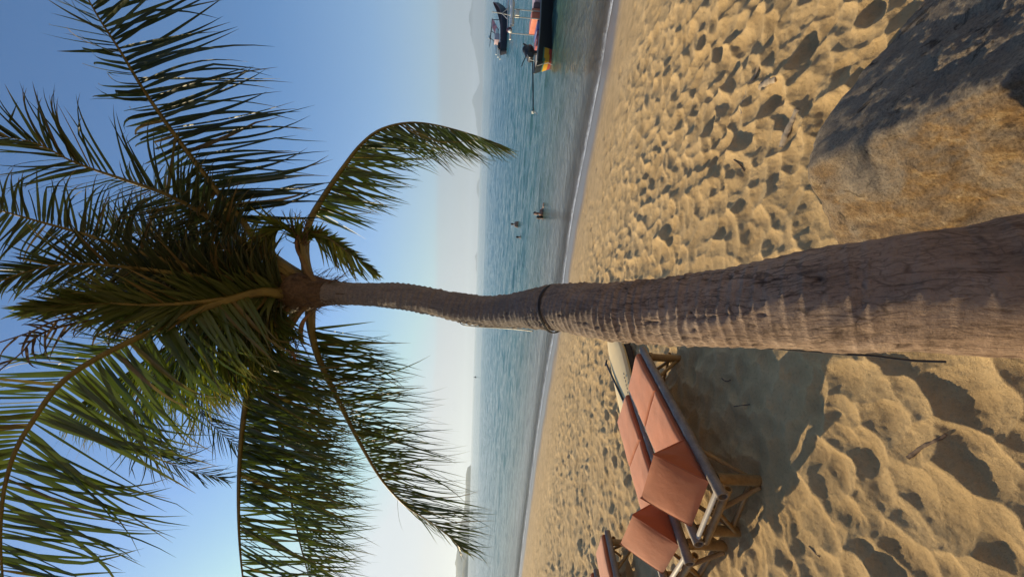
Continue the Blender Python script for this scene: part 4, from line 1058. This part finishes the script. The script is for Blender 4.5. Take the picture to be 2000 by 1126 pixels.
def make_longtail():
    stern = onz(1074, 128, 0); fw = onz(1077, 0, 0) - stern
    root = empty('longtail_boat', (0, 0, 0), 'near longtail boat with black hull, yellow striped stern and coral boxes aboard', 'boat', 'boats moored off the beach'); frame_at(root, stern, fw)
    def bands(x, z):
        if x < .62: return 4 if z < .13 else 1 if z < .36 else 2 if z < .43 else 0
        return 0
    hb = hull_mesh('hull', 8.4, 1.7, .66, root, [BLK, YEL, GRN, GRY, RED], bands, 1.3, stern_w=.62)
    rows = hb[1]
    side_strip(rows, 0, 59, None, 0, .035, .01, root, 'gunwale', GRY)
    box_part(root, 'bench', PLUM, (2.95, 0, .55), (.3, 1.3, .06)); 
    box_part(root, 'stern_deck', simple('worn_white_deck', (.45, .43, .40), .6, .4, 9), (.55, 0, .66), (1.3, .92, .05))
    # engine on its pivot, with the long propeller shaft
    en = empty('engine', (0, 0, 0), None, None); en.parent = root; del_keys(en)
    eng = MB(); eng.ellipsoid((.62, 0, 1.08), (.36, .26, .27)); eng.ellipsoid((.72, 0, 1.24), (.22, .2, .2)); eng.tube([(.36, .22, 1.02), (.36, -.22, 1.02)], .17, 16); eng.tube([(.85, -.1, 1.2), (.95, -.1, 1.42)], .045, 8); eng.box((.6, 0, .77), (.16, .16, .26))
    e = eng.build('engine_block', BLK, root, bevel=.02); bpy.data.objects.remove(en)
    tube_part(e, 'handle', BLK, [(.5, .05, 1.2), (.15, .1, 1.36), (-.1, .12, 1.44)], .022)
    tube_part(e, 'frame_bar', STEEL, [[(.35, -.2, 1.22), (.08, -.2, 1.05), (.05, -.2, .84), (.3, -.2, .80)]], .014)
    tube_part(e, 'drive_shaft', BLK, [(.6, 0, .92), (-.6, 0, .86), (-2.5, 0, .80)], .032)
    mb = MB()
    for k in range(3):
        a = k * 2.094 + .4; mb.ellipsoid((-2.5, .075 * math.cos(a), .80 + .075 * math.sin(a)), (.012, .035, .075), 8, 6, Matrix.Rotation(a - 1.57, 3, 'X') @ Matrix.Rotation(.5, 3, 'Z'))
    mb.tube([(-2.44, 0, .80), (-2.56, 0, .80)], .035, 8); mb.build('propeller', WHT, e)
    tube_part(e, 'skeg', STEEL, [(-2.3, 0, .79), (-2.62, 0, .60)], .016)
    # cargo
    for (x0, x1, z0, z1, mt, nm) in ((1.94, 2.50, .46, 1.06, CORAL, 'crate'), (2.53, 2.80, .40, .98, PLUM, 'crate'), (2.84, 4.2, .45, .92, PINK, 'crate')):
        b = box_part(root, nm, mt, ((x0 + x1) / 2, 0, (z0 + z1) / 2), (x1 - x0, 1.15, z1 - z0), .03)
    box_part(root, 'tarpaulin', BLU, (1.70, 0, .66), (.44, 1.1, .26), .05); box_part(root, 'bundle', MAR, (1.32, .0, .66), (.24, 1.05, .22), .05); box_part(root, 'bundle', RED, (1.03, 0, .66), (.26, 1.05, .20), .05)
    # canopy frame, rolled awning, little mast
    for x_, y_ in ((1.92, -.62), (1.95, .62), (2.31, -.62), (4.6, -.6), (4.6, .6)): tube_part(root, 'post', STEEL, [(x_, y_, .6), (x_, y_, 2.05)], .024)
    aw = MB(); P = [(1.48 + .1 * i, -.62, 2.04 + .006 * math.sin(i * 2.1)) for i in range(34)]; aw.tube(P, [.10 + .016 * math.sin(i * 1.3) for i in range(34)], 10); a = aw.build('rolled_awning', WHT, root)
    for x in (1.8, 2.15, 2.5, 2.9, 3.3): tube_part(a, 'tie', PLUM, [(x - .03, -.71, 2.03), (x, -.62, 2.13), (x + .04, -.54, 2.04)], .022)
    aw = MB(); aw.tube([(1.6 + .1 * i, .62, 2.04) for i in range(32)], .05, 8); aw.build('rolled_awning', WHT, root)
    box_part(root, 'lamp_box', WHT, (2.08, -.62, 1.80), (.27, .2, .2)); tube_part(root, 'top_rail', STEEL, [(1.4, -.5, 2.26), (5.0, -.5, 2.26)], .022)
    tube_part(root, 'mast', STEEL, [[(2.16, -.5, 3.05), (2.13, -.5, 2.55)], [(2.13, -.5, 2.55), (2.41, -.5, 2.26)], [(2.13, -.5, 2.55), (1.86, -.5, 2.26)], [(2.13, -.5, 2.55), (2.05, -.5, 2.04)]], .022)
    mb = MB(); mb.ellipsoid((1.32, -.5, 2.16), (.13, .13, .14)); f = mb.build('float_ball', PLUM, root); mb = MB(); mb.ellipsoid((1.23, -.54, 2.12), (.08, .11, .10)); mb.build('white_patch', WHT, f)
    tube_part(root, 'mooring_rope', simple('rope', (.5, .47, .4), .9), [(-.40, -.52, .74), (-.34, -.62, .45), (-.3, -.68, .2), (-.42, -.72, .02), (-.46, -.74, -.1)], .016)
def del_keys(o):
    for k in list(o.keys()): del o[k]
make_longtail()

def make_far_boat():
    stern = onz(989, 101, 0); fw = onz(989, 0, 0) - stern
    root = empty('longtail_boat', (0, 0, 0), 'far longtail boat with dark plum hull, farther out than the striped one', 'boat', 'boats moored off the beach'); frame_at(root, stern, fw)
    DK = paint('dark_hull', (.035, .035, .055)); hb = hull_mesh('hull', 11.0, 1.9, .85, root, [DK, PLUM], lambda x, z: 1 if z > .6 and 1.5 < x < 5 else 0, 1.3)
    side_strip(hb[1], 0, 59, None, 0, .05, .02, root, 'gunwale', PLUM)
    e = MB(); e.box((1.2, 0, 1.05), (.75, .5, .5)); e.tube([(.85, .3, 1.15), (.85, -.3, 1.15)], .22, 12); e = e.build('engine_block', BLK, root, bevel=.03)
    for y, z in ((-.3, 1.35), (.1, 1.05), (.4, .75)): tube_part(e, 'drive_shaft', WHT, [(.9, y, z + .25), (-1.2, y, z + .2)], .10)
    box_part(root, 'seat_box', PINK, (2.05, -.3, 1.45), (1.3, .9, .75), .04); box_part(root, 'seat_box', WHT, (3.4, -.3, 1.42), (1.1, .8, .5), .04)
    tube_part(root, 'canopy_pole', BLK, [[(6.0, -.6, 2.25), (3.4, -.6, 2.38), (1.6, -.6, 2.5)], [(6.0, .6, 2.25), (3.4, .6, 2.38), (1.6, .6, 2.5)]], .045)
    tube_part(root, 'canopy_post', BLK, [[(3.4, -.6, 2.35), (2.3, -.7, 1.3)], [(5.9, -.6, 2.2), (5.9, -.7, .9)], [(3.4, .6, 2.35), (2.3, .7, 1.3)]], .05)
    mb = MB(); mb.add([(6.1, -.7, 2.2), (6.1, .7, 2.2), (3.5, .8, 1.25), (3.5, -.8, 1.25), (6.1, -.7, 2.16), (6.1, .7, 2.16), (3.5, .8, 1.21), (3.5, -.8, 1.21)], [(0, 1, 2, 3), (7, 6, 5, 4), (0, 3, 7, 4), (1, 5, 6, 2), (0, 4, 5, 1), (2, 6, 7, 3)]); mb.build('awning', PLUM, root, smooth=False)
    mb = MB(); mb.ellipsoid((2.0, -.6, 2.62), (.36, .12, .12)); mb.build('white_float', WHT, root)
make_far_boat()

def make_buoy():
    p = onz(929.5, 736, 0); mb = MB(); mb.ellipsoid((0, 0, .5), (1.3, 1.3, 1.1)); mb.tube([(0, 0, 1.2), (0, 0, 2.6)], .25, 8); mb.ellipsoid((0, 0, 2.7), (.5, .5, .5), 10, 6)
    o = mb.build('buoy', BLK); o.location = p; tag(o, 'tiny dark buoy far out near the horizon', 'buoy')
make_buoy()

# ---------------------------------------------------------------- bathers
SKIN = simple('tanned_skin', (.33, .185, .125), .5, .12, 8); HAIR = simple('dark_hair', (.018, .014, .012), .6, .2, 40)
def person(px, label, yaw, arm=None, hair='short', lean=0.0, depth=.50):
    """a bather in the water: waterline at the photo pixel; depth is how far below the water the crotch is"""
    p = onz(*px, 0); root = empty('person', p, label, 'person', 'bathers in the sea'); root.rotation_euler = (lean, 0, yaw)
    mb = MB(); zo = -depth        # figure built with crotch at zo
    def T(pts, r): mb.tube(pts, r, 14)
    T([(0, 0, zo - .05), (0, 0, zo + .05), (0, .01, zo + .2), (0, .01, zo + .36), (0, .0, zo + .5), (0, -.01, zo + .58)], [.13, .155, .135, .155, .16, .09])
    for s in (-1, 1): mb.ellipsoid((s * .10, 0, zo + .42), (.12, .11, .17)); mb.ellipsoid((s * .165, 0, zo + .52), (.075, .07, .07))
    T([(0, -.01, zo + .52), (0, .0, zo + .62), (0, .01, zo + .70)], [.07, .058, .06])
    hz = zo + .78; mb.ellipsoid((0, .015, hz), (.078, .10, .118)); mb.ellipsoid((0, .07, hz - .05), (.055, .055, .06)); mb.ellipsoid((0, .118, hz - .012), (.014, .022, .022), 8, 6)
    for s in (-1, 1): mb.ellipsoid((s * .08, .01, hz - .005), (.012, .022, .032), 8, 6)
    for s in (-1, 1):
        if arm == s: T([(s * .17, 0, zo + .52), (s * .36, .10, zo + .42), (s * .52, .22, zo + .45), (s * .60, .26, zo + .47)], [.055, .045, .036, .03]); mb.ellipsoid((s * .65, .29, zo + .475), (.06, .035, .025))
        else: T([(s * .18, 0, zo + .52), (s * .26, .02, zo + .28), (s * .27, .14, zo + .05), (s * .26, .2, zo + .0)], [.055, .046, .036, .03]); mb.ellipsoid((s * .255, .25, zo - .02), (.03, .06, .03))
    for s in (-1, 1): T([(s * .085, 0, zo), (s * .095, .02, zo - .42), (s * .095, -.01, zo - .80), (s * .095, .0, zo - .86)], [.085, .058, .042, .045]); mb.ellipsoid((s * .095, .06, zo - .87), (.045, .12, .035))
    o = mb.build('body', SKIN, root)
    rm = o.modifiers.new('r', 'REMESH'); rm.mode = 'VOXEL'; rm.voxel_size = .011; sm = o.modifiers.new('s', 'SMOOTH'); sm.iterations = 3
    dg = bpy.context.evaluated_depsgraph_get(); me = bpy.data.meshes.new_from_object(o.evaluated_get(dg)); o.modifiers.clear(); o.data = me
    if not me.materials: me.materials.append(SKIN)
    me.polygons.foreach_set('use_smooth', [True] * len(me.polygons))
    mb = MB(); mb.ellipsoid((0, -.012, hz + .03), (.088, .105, .105), 16, 10)
    if hair == 'long': mb.ellipsoid((0, -.07, hz - .10), (.085, .06, .17), 14, 10)
    mb.build('hair', HAIR, root)
    for k in range(2):
        pass
person((1011.5, 438), 'bather with bare shoulders facing the open sea, farthest out', math.radians(15), depth=.29)
person((1016.5, 463), 'dark haired bather low in the water, nearest the palm trunk', math.radians(-30), depth=.55)
person((1059, 417), 'bather standing chest deep with one arm stretched out sideways', math.radians(150), arm=-1, depth=.43)
person((1059.5, 425), 'bather with long dark hair beside the one stretching an arm out', math.radians(20), hair='long', depth=.58)
